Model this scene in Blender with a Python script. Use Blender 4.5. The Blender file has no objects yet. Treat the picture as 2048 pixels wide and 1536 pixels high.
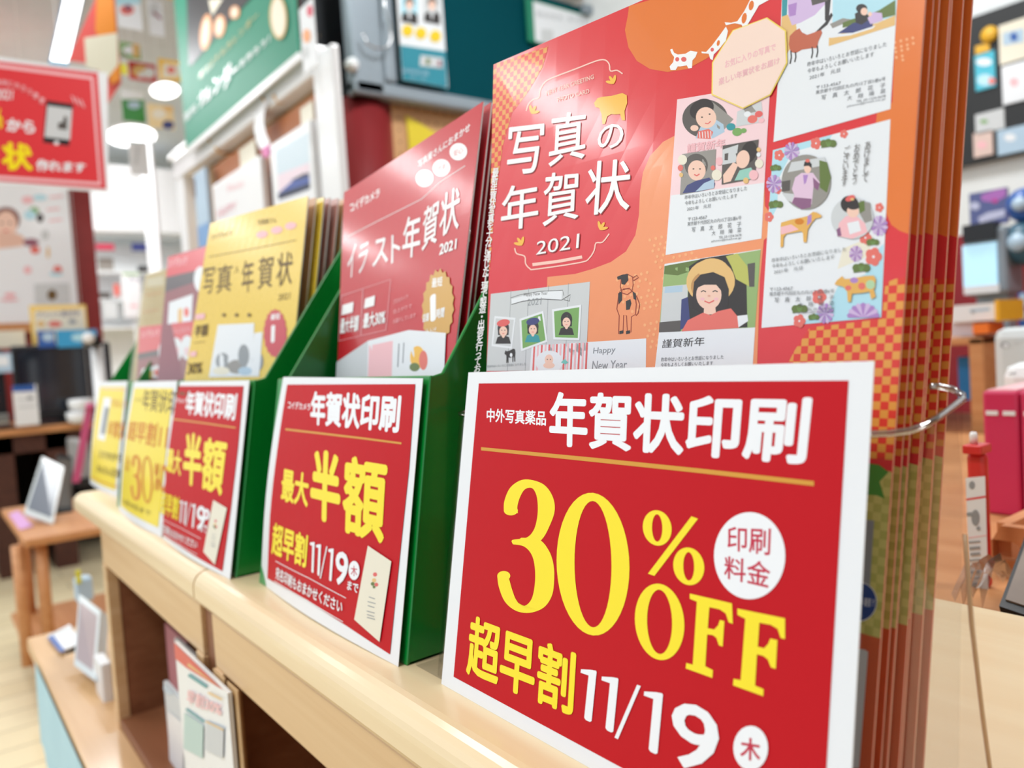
import bpy, bmesh, math, random
import numpy as np
from mathutils import Vector, Matrix
random.seed(7)
SC = bpy.context.scene
COL = SC.collection
# ------------------------------------------------------------------ camera
H = 0.86                      # eye height
S = 0.158                     # eye above worktop; foreground was measured in this unit
FPX = 1561.0
def _n(v): return v / np.linalg.norm(v)
def _ic(u, v): return np.array([u - 1024.0, 768.0 - v, -FPX])
AY = _n(_ic(-178, 773))
AX = _ic(3050, 565); AX = _n(AX - AX.dot(AY) * AY)
AZ = np.cross(AX, AY)
ROT = np.array([AX, AY, AZ])
EYE = np.array([0, 0, H])
cam = bpy.data.cameras.new('camera')
cam.sensor_width = 36.0
cam.lens = FPX / 2048 * 36
cam.clip_start = 0.01
cam.dof.use_dof = True
cam.dof.focus_distance = 0.335
cam.dof.aperture_fstop = 8.0
co = bpy.data.objects.new('camera', cam)
co.matrix_world = Matrix.Translation((0, 0, H)) @ Matrix(ROT.tolist()).to_4x4()
COL.objects.link(co)
SC.camera = co
# ------------------------------------------------------------------ light
SC.view_settings.view_transform = 'Standard'
SC.view_settings.look = 'None'
SC.view_settings.gamma = 1.0
SC.view_settings.use_curve_mapping = False
SC.view_settings.exposure = 0.05
w = bpy.data.worlds.new('shop_light')
SC.world = w
w.use_nodes = True
w.node_tree.nodes['Background'].inputs[0].default_value = (0.86, 0.95, 1.08, 1)
w.node_tree.nodes['Background'].inputs[1].default_value = 0.85
def area(name, loc, size, power, rot=(0, 0, 0), sy=None, col=(0.965, 0.985, 1.0)):
    l = bpy.data.lights.new(name, 'AREA'); l.energy = power; l.size = size; l.color = col
    if sy: l.shape = 'RECTANGLE'; l.size_y = sy
    o = bpy.data.objects.new(name, l); o.location = loc; o.rotation_euler = rot; COL.objects.link(o)
    return o
for i, (x, y, p) in enumerate([(-1.7, 3.1, 20), (-2.1, 2.45, 14), (-0.95, 4.15, 7), (-1.2, 6.4, 12), (-2.2, 4.7, 24), (0.9, 5.6, 34), (0.1, 5.0, 30), (-0.9, 0.4, 26), (1.3, 1.2, 26), (1.4, -0.9, 22), (0.3, 2.4, 16)]):
    area('ceiling_and_fill_lamp', (x, y, 2.66), 0.42, p)  # first five follow the cover highlights; the rest are added to brighten the shop

# ------------------------------------------------------------------ helpers
def px(u, v):
    return _n(ROT @ _ic(u, v))
def at(u, v, ax, val):
    d = px(u, v); k = 'xyz'.index(ax)
    return Vector(EYE + d * ((val - EYE[k]) / d[k]))
def U(x, y, z): return Vector((x * S, y * S, H + z * S))
def proj(P):
    c = ROT.T @ (np.array(P) - EYE)
    return np.array([1024 + FPX * c[0] / -c[2], 768 - FPX * c[1] / -c[2]])
def lin(c):
    c = c / 255.0
    return c / 12.92 if c <= 0.04045 else ((c + 0.055) / 1.055) ** 2.4
MATS = {}
def mat(name, rgb=(200, 200, 200), rough=0.5, metal=0.0, coat=0.0, emit=0.0, kind=None, rgb2=None, scale=1.0, croughn=0.12, spec=None):
    if name in MATS: return MATS[name]
    m = bpy.data.materials.new(name); m.use_nodes = True
    nt = m.node_tree; b = nt.nodes['Principled BSDF']
    c = tuple(lin(q) for q in rgb) + (1,)
    b.inputs['Base Color'].default_value = c
    b.inputs['Roughness'].default_value = rough
    b.inputs['Metallic'].default_value = metal
    b.inputs['Coat Weight'].default_value = coat
    b.inputs['Coat Roughness'].default_value = croughn
    if spec is not None: b.inputs['Specular IOR Level'].default_value = spec
    if emit:
        b.inputs['Emission Color'].default_value = c; b.inputs['Emission Strength'].default_value = emit
    tc = nt.nodes.new('ShaderNodeTexCoord')
    mp = nt.nodes.new('ShaderNodeMapping')
    nt.links.new(tc.outputs['Object'], mp.inputs['Vector'])
    if kind in ('wood', 'noise', 'fabric'):
        nz = nt.nodes.new('ShaderNodeTexNoise')
        nt.links.new(mp.outputs[0], nz.inputs['Vector'])
        if kind == 'wood':
            mp.inputs['Scale'].default_value = (22 * scale, 1.6 * scale, 40 * scale)
            nz.inputs['Scale'].default_value = 1.6; nz.inputs['Detail'].default_value = 5; nz.inputs['Distortion'].default_value = 0.8
        else:
            nz.inputs['Scale'].default_value = 12 * scale; nz.inputs['Detail'].default_value = 4
        r = nt.nodes.new('ShaderNodeValToRGB')
        r.color_ramp.elements[0].position = 0.3; r.color_ramp.elements[1].position = 0.72
        c2 = tuple(lin(q) for q in (rgb2 or rgb)) + (1,)
        r.color_ramp.elements[0].color = c2; r.color_ramp.elements[1].color = c
        nt.links.new(nz.outputs['Fac'], r.inputs[0]); nt.links.new(r.outputs[0], b.inputs['Base Color'])
    elif kind == 'plank':
        br = nt.nodes.new('ShaderNodeTexBrick')
        nt.links.new(mp.outputs[0], br.inputs['Vector'])
        c2 = tuple(lin(q) for q in rgb2) + (1,)
        br.inputs['Color1'].default_value = c; br.inputs['Color2'].default_value = c2
        br.inputs['Mortar'].default_value = tuple(x * 0.55 for x in c2[:3]) + (1,)
        br.inputs['Scale'].default_value = 1; br.inputs['Brick Width'].default_value = 0.9; br.inputs['Row Height'].default_value = 0.12
        br.inputs['Mortar Size'].default_value = 0.003
        nt.links.new(br.outputs['Color'], b.inputs['Base Color'])
    else:
        nz = nt.nodes.new('ShaderNodeTexNoise'); nz.inputs['Scale'].default_value = 160 * scale
        nt.links.new(mp.outputs[0], nz.inputs['Vector'])
        mr = nt.nodes.new('ShaderNodeMapRange')
        mr.inputs['To Min'].default_value = max(0, rough - 0.03); mr.inputs['To Max'].default_value = min(1, rough + 0.03)
        nt.links.new(nz.outputs['Fac'], mr.inputs['Value']); nt.links.new(mr.outputs[0], b.inputs['Roughness'])
    MATS[name] = m
    return m
def checker(name, a, b_, size, coat=0.35):
    m = mat(name, a, 0.4, coat=coat)
    nt = m.node_tree; b = nt.nodes['Principled BSDF']
    uv = nt.nodes.new('ShaderNodeUVMap'); ck = nt.nodes.new('ShaderNodeTexChecker')
    ck.inputs['Scale'].default_value = 1.0 / size
    ck.inputs['Color1'].default_value = tuple(lin(q) for q in a) + (1,)
    ck.inputs['Color2'].default_value = tuple(lin(q) for q in b_) + (1,)
    nt.links.new(uv.outputs[0], ck.inputs['Vector']); nt.links.new(ck.outputs['Color'], b.inputs['Base Color'])
    return m
def clear(name, tint=(0.93, 0.94, 0.95), gl=0.10, rough=0.06, edge=0.55):
    """thin clear plastic sheet: see-through with a Fresnel-like sheen"""
    if name in MATS: return MATS[name]
    m = bpy.data.materials.new(name); m.use_nodes = True; nt = m.node_tree
    nt.nodes.remove(nt.nodes['Principled BSDF'])
    out = nt.nodes['Material Output']
    tr = nt.nodes.new('ShaderNodeBsdfTransparent'); tr.inputs[0].default_value = tint + (1,)
    g = nt.nodes.new('ShaderNodeBsdfGlossy'); g.inputs['Roughness'].default_value = rough
    lw = nt.nodes.new('ShaderNodeLayerWeight'); lw.inputs['Blend'].default_value = 0.25
    mr = nt.nodes.new('ShaderNodeMapRange'); mr.inputs['To Min'].default_value = gl; mr.inputs['To Max'].default_value = edge
    mx = nt.nodes.new('ShaderNodeMixShader')
    nt.links.new(lw.outputs['Fresnel'], mr.inputs['Value']); nt.links.new(mr.outputs[0], mx.inputs[0])
    nt.links.new(tr.outputs[0], mx.inputs[1]); nt.links.new(g.outputs[0], mx.inputs[2]); nt.links.new(mx.outputs[0], out.inputs[0])
    MATS[name] = m
    return m

def link(o, parent=None):
    COL.objects.link(o)
    if parent is not None:
        o.parent = parent
        p = Vector(parent.location); q = parent.parent
        while q: p = p + Vector(q.location) * 0; q = q.parent
        o.matrix_parent_inverse = Matrix.Translation(-p)
    return o
def tag(o, label=None, cat=None, group=None, kind=None):
    if label: o['label'] = label
    if cat: o['category'] = cat
    if group: o['group'] = group
    if kind: o['kind'] = kind
    return o
def thing(name, loc, label, cat, group=None):
    o = bpy.data.objects.new(name, None); o.location = loc; o.empty_display_size = 0.02
    COL.objects.link(o); return tag(o, label, cat, group)
def raw(name, verts, faces, m, parent=None, smooth=False, mi=None):
    me = bpy.data.meshes.new(name); me.from_pydata([tuple(v) for v in verts], [], faces)
    for q in (m if isinstance(m, list) else [m]): me.materials.append(q)
    if mi:
        for p, k in zip(me.polygons, mi): p.material_index = k
    if smooth:
        for p in me.polygons: p.use_smooth = True
    me.update()
    return link(bpy.data.objects.new(name, me), parent)
def frombm(name, bm, m, parent=None, smooth=False):
    me = bpy.data.meshes.new(name); bm.to_mesh(me); bm.free()
    for q in (m if isinstance(m, list) else [m]): me.materials.append(q)
    if smooth:
        for p in me.polygons: p.use_smooth = True
    return link(bpy.data.objects.new(name, me), parent)
def bm_box(bm, x0, x1, y0, y1, z0, z1, bev=0.0, seg=2):
    r = bmesh.ops.create_cube(bm, size=1)
    vs = r['verts']
    for v in vs:
        v.co = Vector(((x0 + x1) / 2 + v.co.x * (x1 - x0), (y0 + y1) / 2 + v.co.y * (y1 - y0), (z0 + z1) / 2 + v.co.z * (z1 - z0)))
    if bev:
        es = list({e for v in vs for e in v.link_edges})
        bmesh.ops.bevel(bm, geom=es, offset=bev, segments=seg, affect='EDGES', profile=0.5)
def box(name, x0, x1, y0, y1, z0, z1, m, parent=None, bev=0.0, seg=2):
    x0, x1 = sorted((x0, x1)); y0, y1 = sorted((y0, y1)); z0, z1 = sorted((z0, z1))
    bm = bmesh.new(); bm_box(bm, x0, x1, y0, y1, z0, z1, bev, seg)
    return frombm(name, bm, m, parent)
def bm_tube(bm, pts, r, n=10, cap=True):
    pts = [Vector(p) for p in pts]; rings = []
    rr = r if isinstance(r, (list, tuple)) else [r] * len(pts)
    up = None
    for i, p in enumerate(pts):
        d = (pts[min(i + 1, len(pts) - 1)] - pts[max(i - 1, 0)]).normalized()
        a = d.orthogonal().normalized() if up is None else (up - d * up.dot(d)).normalized()
        up = a; b = d.cross(a)
        rings.append([bm.verts.new(p + (a * math.cos(2 * math.pi * k / n) + b * math.sin(2 * math.pi * k / n)) * rr[i]) for k in range(n)])
    for A, B in zip(rings, rings[1:]):
        for k in range(n): bm.faces.new((A[k], A[(k + 1) % n], B[(k + 1) % n], B[k]))
    if cap: bm.faces.new(rings[0][::-1]); bm.faces.new(rings[-1])
def tube(name, pts, r, m, parent=None, n=10):
    bm = bmesh.new(); bm_tube(bm, pts, r, n); return frombm(name, bm, m, parent, True)
def lathe(name, c, prof, m, parent=None, n=20, axis='z'):
    bm = bmesh.new(); rings = []
    for r, h in prof:
        ring = []
        for k in range(n):
            a = 2 * math.pi * k / n
            d = {'z': (r * math.cos(a), r * math.sin(a), h), 'x': (h, r * math.cos(a), r * math.sin(a)), 'y': (r * math.cos(a), h, r * math.sin(a))}[axis]
            ring.append(bm.verts.new(Vector(c) + Vector(d)))
        rings.append(ring)
    for A, B in zip(rings, rings[1:]):
        for k in range(n): bm.faces.new((A[k], A[(k + 1) % n], B[(k + 1) % n], B[k]))
    bm.faces.new(rings[0][::-1]); bm.faces.new(rings[-1])
    bmesh.ops.recalc_face_normals(bm, faces=bm.faces[:])
    return frombm(name, bm, m, parent, True)

# text outlines (built-in font, Japanese glyphs included)
_T = {}
def glyphs(s, bold=0.0, vertical=False, res=3):
    key = (s, bold, vertical)
    if key in _T: return _T[key]
    c = bpy.data.curves.new('t', 'FONT'); c.body = '\n'.join(s) if vertical else s
    c.resolution_u = res; c.fill_mode = 'FRONT'
    if vertical: c.align_x = 'CENTER'; c.space_line = 0.8
    o = bpy.data.objects.new('t', c); COL.objects.link(o)
    dg = bpy.context.evaluated_depsgraph_get()
    me = bpy.data.meshes.new_from_object(o.evaluated_get(dg))
    V = np.array([v.co[:2] for v in me.vertices]) if len(me.vertices) else np.zeros((0, 2))
    F = [tuple(p.vertices) for p in me.polygons]
    bpy.data.objects.remove(o); bpy.data.meshes.remove(me); bpy.data.curves.remove(c)
    if bold > 0.005 and len(V):          # heavier weight: the outline swept round a small circle
        k = 8 if bold > 0.015 else 4; n = len(V)
        V = [V + np.array([bold * 1.15 * math.cos(2 * math.pi * i / k), bold * math.sin(2 * math.pi * i / k)]) for i in range(k)]
    else: V = [V]
    if len(V[0]):
        mn = np.min([v.min(0) for v in V], 0); mx = np.max([v.max(0) for v in V], 0); V = [(v - mn) / np.maximum(mx - mn, 1e-6) for v in V]
    _T[key] = (V, F)
    return _T[key]

def crv(pts, n=5):
    """Catmull-Rom smoothing of an open line"""
    P = [np.array(p, float) for p in pts]; out = []
    for i in range(len(P) - 1):
        a, b, c, d = P[max(i - 1, 0)], P[i], P[i + 1], P[min(i + 2, len(P) - 1)]
        for k in range(n):
            t = k / n
            out.append(tuple(.5 * ((2 * b) + (c - a) * t + (2 * a - 5 * b + 4 * c - d) * t * t + (3 * b - a - 3 * c + d) * t ** 3)))
    return out + [tuple(P[-1])]

class Sheet:
    """a printed sheet: four corners, optional bow towards the reader; prints are laid on it in its own (s,t)"""
    def __init__(s, BL, BR, TR, TL, bow=None, flat=True):
        s.c = [Vector(q) for q in (BL, BR, TR, TL)]; s.bow = bow
        s.W = (s.c[1] - s.c[0]).length; s.Hh = (s.c[3] - s.c[0]).length
        n = (s.c[1] - s.c[0]).cross(s.c[3] - s.c[0]).normalized()
        ctr = sum(s.c, Vector()) / 4
        if n.dot(Vector(EYE) - ctr) < 0: n = -n
        s.n = n; s.flat = flat and bow is None; s.cuts = 12
    def pos(s, a, b, off=0.0):
        c = s.c
        p = c[0] * (1 - a) * (1 - b) + c[1] * a * (1 - b) + c[2] * a * b + c[3] * (1 - a) * b
        return p + s.n * (off + (s.bow(a, b) if s.bow else 0))
    def st(s, u, v):
        x = np.array([0.5, 0.5])
        for _ in range(12):
            f = proj(s.pos(*x)) - (u, v)
            j1 = (proj(s.pos(x[0] + 1e-3, x[1])) - (u, v) - f) / 1e-3
            j2 = (proj(s.pos(x[0], x[1] + 1e-3)) - (u, v) - f) / 1e-3
            try: d = np.linalg.solve(np.array([j1, j2]).T, f)
            except Exception: break
            x = x - np.clip(d, -0.6, 0.6)
            if abs(f).max() < 1e-3: break
        return x
    def grid(s, name, m, parent, thick=0.0003, t0=0.0, s0=0.0, s1=1.0, t1=1.0, n=14, off=0.0):
        vs = []; fs = []
        N = n + 1
        if s.flat: N = 2
        for k in (0, 1):
            for j in range(N):
                for i in range(N):
                    vs.append(s.pos(s0 + (s1 - s0) * i / (N - 1), t0 + (t1 - t0) * j / (N - 1), off - k * thick))
        q = N * N
        for j in range(N - 1):
            for i in range(N - 1):
                a = j * N + i
                fs.append((a, a + 1, a + N + 1, a + N)); fs.append((q + a, q + a + N, q + a + N + 1, q + a + 1))
        for i in range(N - 1):
            for (a, b) in ((i, i + 1), ((N - 1) * N + i + 1, (N - 1) * N + i), ((i + 1) * N, i * N), (i * N + N - 1, (i + 1) * N + N - 1)):
                fs.append((a, q + a, q + b, b))
        o = raw(name, vs, fs, m, parent)
        bm = bmesh.new(); bm.from_mesh(o.data); bmesh.ops.recalc_face_normals(bm, faces=bm.faces[:]); bm.to_mesh(o.data); bm.free()
        return o

class Art:
    """collects flat print for a sheet; one object per name"""
    def __init__(s, sheet, parent, base=0.00012, step=0.000007, z=None):
        s.sh = sheet; s.parent = parent; s.off = base; s.base = base; s.step = step; s.items = {}; s.z = z
        s.lim = (0, 1, 0, 1)
    def reset(s): s.off = s.base
    def Z(s, pts):
        if s.z is None: return pts
        ox, oy, k = s.z
        return [(ox + x / k, oy + y / k) for x, y in pts]
    def tost(s, pts):
        r = [s.sh.st(u, v) for u, v in s.Z(pts)]
        a, b, c, d = s.lim
        return [(min(max(q[0], a), b), min(max(q[1], c), d)) for q in r]
    def add(s, name, m, verts, faces):
        s.off += s.step
        s.items.setdefault(name, []).append((m, verts, faces, s.off))
    def p(s, name, m, pts, st=False):
        q = pts if st else s.tost(pts)
        s.add(name, m, q, [tuple(range(len(q)))])
    def e(s, name, m, cx, cy, rx, ry=None, rot=0, n=24):
        ry = rx if ry is None else ry; c, d = math.cos(rot), math.sin(rot)
        s.p(name, m, [(cx + rx * math.cos(a) * c - ry * math.sin(a) * d, cy + rx * math.cos(a) * d + ry * math.sin(a) * c)
                      for a in [2 * math.pi * k / n for k in range(n)]])
    def strip(s, name, m, A, B, closed=False):
        q = s.tost(list(A) + list(B)); n = len(A)
        fs = [(i, (i + 1) % n, n + (i + 1) % n, n + i) for i in range(n if closed else n - 1)]
        s.add(name, m, q, fs)
    def ring(s, name, m, cx, cy, rx, ry, ix, iy, rot=0, n=40):
        c, d = math.cos(rot), math.sin(rot)
        f = lambda a, p, q: (cx + p * math.cos(a) * c - q * math.sin(a) * d, cy + p * math.cos(a) * d + q * math.sin(a) * c)
        an = [2 * math.pi * k / n for k in range(n)]
        s.strip(name, m, [f(a, rx, ry) for a in an], [f(a, ix, iy) for a in an], True)
    def line(s, name, m, pts, w):
        pts = [np.array(q, float) for q in pts]; A = []; B = []
        for i, p in enumerate(pts):
            d = pts[min(i + 1, len(pts) - 1)] - pts[max(i - 1, 0)]; d = d / (np.linalg.norm(d) + 1e-9)
            n_ = np.array([-d[1], d[0]]) * w / 2
            A.append(tuple(p + n_)); B.append(tuple(p - n_))
        s.strip(name, m, A, B)
    def t(s, name, m, txt, quad, bold=0.0, vertical=False):
        """quad: TL,TR,BR,BL in photo pixels of the ink box"""
        V, F = glyphs(txt, bold, vertical)
        if not len(V[0]): return
        q = [np.array(s.sh.st(u, v)) for u, v in s.Z(quad)]
        for W in V:
            P = [tuple(q[3] * (1 - a) * (1 - b) + q[2] * a * (1 - b) + q[1] * a * b + q[0] * (1 - a) * b) for a, b in W]
            s.add(name, m, P, F)
            if W is not V[-1]: s.off += min(0, 0.000004 - s.step)
    def date(s, name, m, quad, bold=0.02):
        """11/19 in upright strokes, the nine from the font"""
        q = [np.array(s.sh.st(u, v)) for u, v in s.Z(quad)]
        f = lambda a, b: tuple(q[3] * (1 - a) * (1 - b) + q[2] * a * (1 - b) + q[1] * a * b + q[0] * (1 - a) * b)
        for x in (0, .175, .50):
            s.add(name, m, [f(x + a * 1.1, b) for a, b in ((0, .86), (0, .93), (.075, .985), (.112, 1), (.118, .98), (.118, .03), (.105, 0), (.075, 0), (.062, .03), (.062, .86))], [tuple(range(10))])
        s.add(name, m, [f(a, b) for a, b in ((.445, 1.0), (.472, 1.0), (.345, -.06), (.318, -.06))], [(0, 1, 2, 3)])
        V, F = glyphs('9', bold)
        for W in V: s.add(name, m, [f(.70 + a * .30, b) for a, b in W], F)
    def done(s):
        for name, its in s.items.items():
            bm = bmesh.new(); ms = []; uvl = bm.loops.layers.uv.new('UVMap')
            for m, V, F, off in its:
                if m not in ms: ms.append(m)
                k = ms.index(m)
                b2 = bmesh.new()
                vs = [b2.verts.new((a, b, 0)) for a, b in V]
                for f in F:
                    try: b2.faces.new([vs[i] for i in f])
                    except ValueError: pass
                big = [f for f in b2.faces if len(f.verts) > 4]
                if big: bmesh.ops.triangulate(b2, faces=big)
                if not s.sh.flat and len(V):
                    arr = np.array(V); mn = arr.min(0); mx = arr.max(0)
                    for ax in (0, 1):
                        for g in range(1, s.sh.cuts):
                            q = g / s.sh.cuts
                            if mn[ax] < q < mx[ax]:
                                pc = [0, 0, 0]; pc[ax] = q; no = [0, 0, 0]; no[ax] = 1
                                bmesh.ops.bisect_plane(b2, geom=b2.verts[:] + b2.edges[:] + b2.faces[:], plane_co=pc, plane_no=no, dist=1e-7)
                mp = {}
                for v in b2.verts: mp[v] = (bm.verts.new(s.sh.pos(v.co.x, v.co.y, off)), (v.co.x * s.sh.W, v.co.y * s.sh.Hh))
                for f in b2.faces:
                    try: nf = bm.faces.new([mp[v][0] for v in f.verts])
                    except ValueError: continue
                    nf.material_index = k
                    for lo, v in zip(nf.loops, f.verts): lo[uvl].uv = mp[v][1]
                    nf.normal_update()
                    if nf.normal.dot(s.sh.n) < 0: nf.normal_flip()
                b2.free()
            frombm(name, bm, ms, s.parent)

def rect(ax, val, tl, br):
    """a rectangle standing in the plane ax=val, its top-left and bottom-right seen at tl, br"""
    a = at(*tl, ax, val); b = at(*br, ax, val)
    if ax == 'y': return Sheet((a.x, val, b.z), (b.x, val, b.z), (b.x, val, a.z), (a.x, val, a.z))
    return Sheet((val, a.y, b.z), (val, b.y, b.z), (val, b.y, a.z), (val, a.y, a.z))
def slab(name, ax, val, tl, br, th, m, parent=None, bev=0.0):
    s = rect(ax, val, tl, br); a = s.c[0]; b = s.c[2]
    if ax == 'y': o = box(name, a.x, b.x, val, val + th, a.z, b.z, m, parent, bev)
    else: o = box(name, val, val + th, a.y, b.y, a.z, b.z, m, parent, bev)
    return o, s
def panel(name, label, cat, ax, val, tl, br, th, m, group=None, bev=0.0, part='board'):
    s = rect(ax, val, tl, br)
    c = (s.c[0] + s.c[1]) / 2
    t = thing(name, c, label, cat, group)
    o, s = slab(part, ax, val, tl, br, th, m, t, bev)
    return t, s
# ================================================================== materials
PAPER = mat('white_paper', (240, 243, 247), 0.35, coat=0.25)
RED = mat('sign_red', (196, 10, 26), 0.5, spec=0.22)
YEL = mat('print_yellow', (255, 232, 8), 0.4, coat=0.3)
WHT = mat('print_white', (246, 249, 253), 0.4, coat=0.3)
GOLD = mat('print_gold', (222, 160, 60), 0.35, metal=0.3)
INK = mat('print_black', (50, 46, 46), 0.5)
GREY = mat('print_grey', (150, 155, 160), 0.5)
LGREY = mat('print_pale_grey', (208, 212, 214), 0.5)
BROWNI = mat('print_brown', (105, 78, 30), 0.5)
ORI = mat('print_orange_brown', (214, 128, 20), 0.5)
SKIN = mat('print_skin', (246, 205, 185), 0.45, coat=0.3)
HAIR = mat('print_hair', (38, 28, 28), 0.45, coat=0.3)
PINK = mat('print_pink', (246, 190, 196), 0.45, coat=0.3)
ROSE = mat('print_rose', (228, 96, 92), 0.45, coat=0.3)
LILAC = mat('print_lilac', (176, 132, 200), 0.45, coat=0.3)
MAUVE = mat('print_pale_lilac', (212, 186, 226), 0.45, coat=0.3)
OLIVE = mat('print_olive', (96, 118, 48), 0.45, coat=0.3)
SKY = mat('print_sky', (180, 226, 240), 0.45, coat=0.3)
BLUE = mat('print_blue', (40, 92, 170), 0.45, coat=0.3)
NAVY = mat('print_navy', (52, 60, 120), 0.45, coat=0.3)
TEALP = mat('print_teal', (40, 150, 160), 0.45, coat=0.3)
STRAW = mat('print_straw', (232, 190, 120), 0.45, coat=0.3)
CORAL = mat('print_coral', (232, 112, 100), 0.45, coat=0.3)
CREAM = mat('print_cream', (238, 232, 212), 0.45, coat=0.3)
GREENP = mat('print_green', (120, 170, 90), 0.45, coat=0.3)
OR_RED = mat('cover_red', (226, 44, 52), 0.33, coat=0.55)
OR_OR = mat('cover_orange', (234, 122, 44), 0.33, coat=0.55)
OR_LT = mat('cover_light_orange', (244, 150, 96), 0.33, coat=0.55)
OR_BOT = mat('cover_burnt_orange', (214, 92, 44), 0.33, coat=0.55)
CHK = checker('cover_checker_red', (232, 158, 62), (226, 50, 34), 0.0026)
CHK2 = checker('cover_checker_straw', (214, 208, 120), (190, 188, 96), 0.0026)
WOODF = mat('counter_maple', (226, 192, 146), 0.42, coat=0.2, kind='wood', rgb2=(212, 172, 122))
WOODT = mat('worktop_maple', (245, 224, 184), 0.38, coat=0.25, kind='wood', rgb2=(237, 210, 166))
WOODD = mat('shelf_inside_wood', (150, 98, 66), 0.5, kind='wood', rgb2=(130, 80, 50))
WOODO = mat('orange_beech', (208, 150, 100), 0.45, kind='wood', rgb2=(190, 128, 78))
GRN = mat('green_plastic', (0, 140, 52), 0.32, coat=0.4)
WALLW = mat('white_wall_paint', (236, 240, 240), 0.7, kind='noise', rgb2=(230, 234, 234))
RWALL = mat('red_wall_paint', (150, 30, 44), 0.55, kind='noise', rgb2=(140, 26, 38))
BLK = mat('black_plastic', (26, 28, 32), 0.35)
WPL = mat('white_plastic', (238, 240, 242), 0.3, coat=0.2)
GPL = mat('grey_metal', (150, 162, 172), 0.4, metal=0.3)
STEEL = mat('steel', (200, 200, 200), 0.25, metal=1)

# ================================================================== room
def struct(name, x0, x1, y0, y1, z0, z1, m):
    o = box(name, x0, x1, y0, y1, z0, z1, m); o['kind'] = 'structure'; return o
FLOOR = mat('floor_planks', (232, 218, 182), 0.35, kind='plank', rgb2=(222, 206, 168))
CEIL = mat('ceiling_paint', (204, 210, 212), 0.8, kind='noise', rgb2=(197, 203, 205))
struct('floor', -3, 3.2, -2.5, 7.6, -0.05, 0, FLOOR)
struct('ceiling', -3, 3.2, -2.5, 7.6, 2.7, 2.76, CEIL)
struct('wall_back', -3, 3.2, 7.5, 7.6, 0, 2.7, WALLW)
struct('shade_wall', -3, 3.2, -2.5, -2.4, 0, 2.7, mat('shade_wall_paint', (110, 70, 60), .7, kind='noise', rgb2=(100, 62, 54)))  # unseen dark wall, added to shade the near sides of the green boxes
struct('wall_right', 3.0, 3.1, -2.5, 7.5, 0, 2.7, WALLW)

# ================================================================== counter: two open shelf cabinets on a low wheeled platform
CT = H - S
PZ = 0.437                                   # top of the platform
XF = 0.165
XB = 2.86 * S
def cabinet(y0, y1, yo, label, left_over):
    """y0..y1 carcass, yo = far end of its worktop"""
    t = thing('shelf_cabinet', ((XF + XB) / 2, (y0 + y1) / 2, PZ), label, 'cabinet', None)
    # worktop with a rounded nose
    prof = []
    th = 0.026; r = 0.012
    x0 = XF - 0.004
    for k in range(7):
        a = math.pi / 2 * k / 6
        prof.append((x0 + r - r * math.sin(a), CT - r + r * math.cos(a)))
    prof += [(x0, CT - th + 0.006), (x0 + 0.004, CT - th), (XB, CT - th), (XB, CT)]
    n = len(prof); vs = [(x, y, z) for y in (y0, yo) for x, z in prof]
    fs = [(k, (k + 1) % n, n + (k + 1) % n, n + k) for k in range(n)] + [tuple(range(n))[::-1], tuple(range(n, 2 * n))]
    o = raw('worktop', vs, fs, WOODT, t)
    bm = bmesh.new(); bm.from_mesh(o.data); bmesh.ops.recalc_face_normals(bm, faces=bm.faces[:])
    bmesh.ops.bevel(bm, geom=[e for e in bm.edges if abs(e.verts[0].co.y - e.verts[1].co.y) < 1e-5 and abs(e.verts[0].co.y - yo) < 1e-5], offset=0.004 if left_over else 0.001, segments=3, affect='EDGES')
    bm.to_mesh(o.data); bm.free()
    az = H - 0.226
    box('apron', XF, XF + 0.018, y0, y1, az, CT - th, WOODF, t, 0.001)
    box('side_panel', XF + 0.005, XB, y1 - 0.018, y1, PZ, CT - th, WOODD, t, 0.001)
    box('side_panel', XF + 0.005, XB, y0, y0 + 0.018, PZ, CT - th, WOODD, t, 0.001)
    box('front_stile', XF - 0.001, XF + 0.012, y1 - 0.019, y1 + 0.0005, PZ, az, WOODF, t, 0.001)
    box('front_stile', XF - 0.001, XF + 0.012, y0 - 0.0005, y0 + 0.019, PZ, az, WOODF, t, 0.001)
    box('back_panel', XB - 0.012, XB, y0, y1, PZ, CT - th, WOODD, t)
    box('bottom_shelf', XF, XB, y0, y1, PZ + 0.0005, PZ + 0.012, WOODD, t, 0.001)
    return t
cabinet(0.634, 1.04, 1.2, 'open maple shelf cabinet at the far left end of the counter, holding pamphlets below', True)
cabinet(-0.55, 0.604, 0.632, 'near long maple shelf cabinet carrying the clear holder with the big 30% sign', False)
box_fil = thing('filler_strip', (XF, 0.619, PZ), 'narrow dark filler strip in the joint between the two shelf cabinets', 'strip')
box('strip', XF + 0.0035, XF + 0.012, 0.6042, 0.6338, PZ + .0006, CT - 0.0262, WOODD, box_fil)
box_div = thing('divider_board', (XF, 0.575, PZ), 'slim upright maple board closing the near cabinet front beside the shelf opening', 'board')
box('board', XF - 0.0022, XF - 0.0012, 0.548, 0.571, PZ, H - 0.2262, WOODF, box_div)
box('board', XF - 0.0022, XF - 0.0012, 0.577, 0.604, PZ, H - 0.2262, WOODF, box_div)

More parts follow.
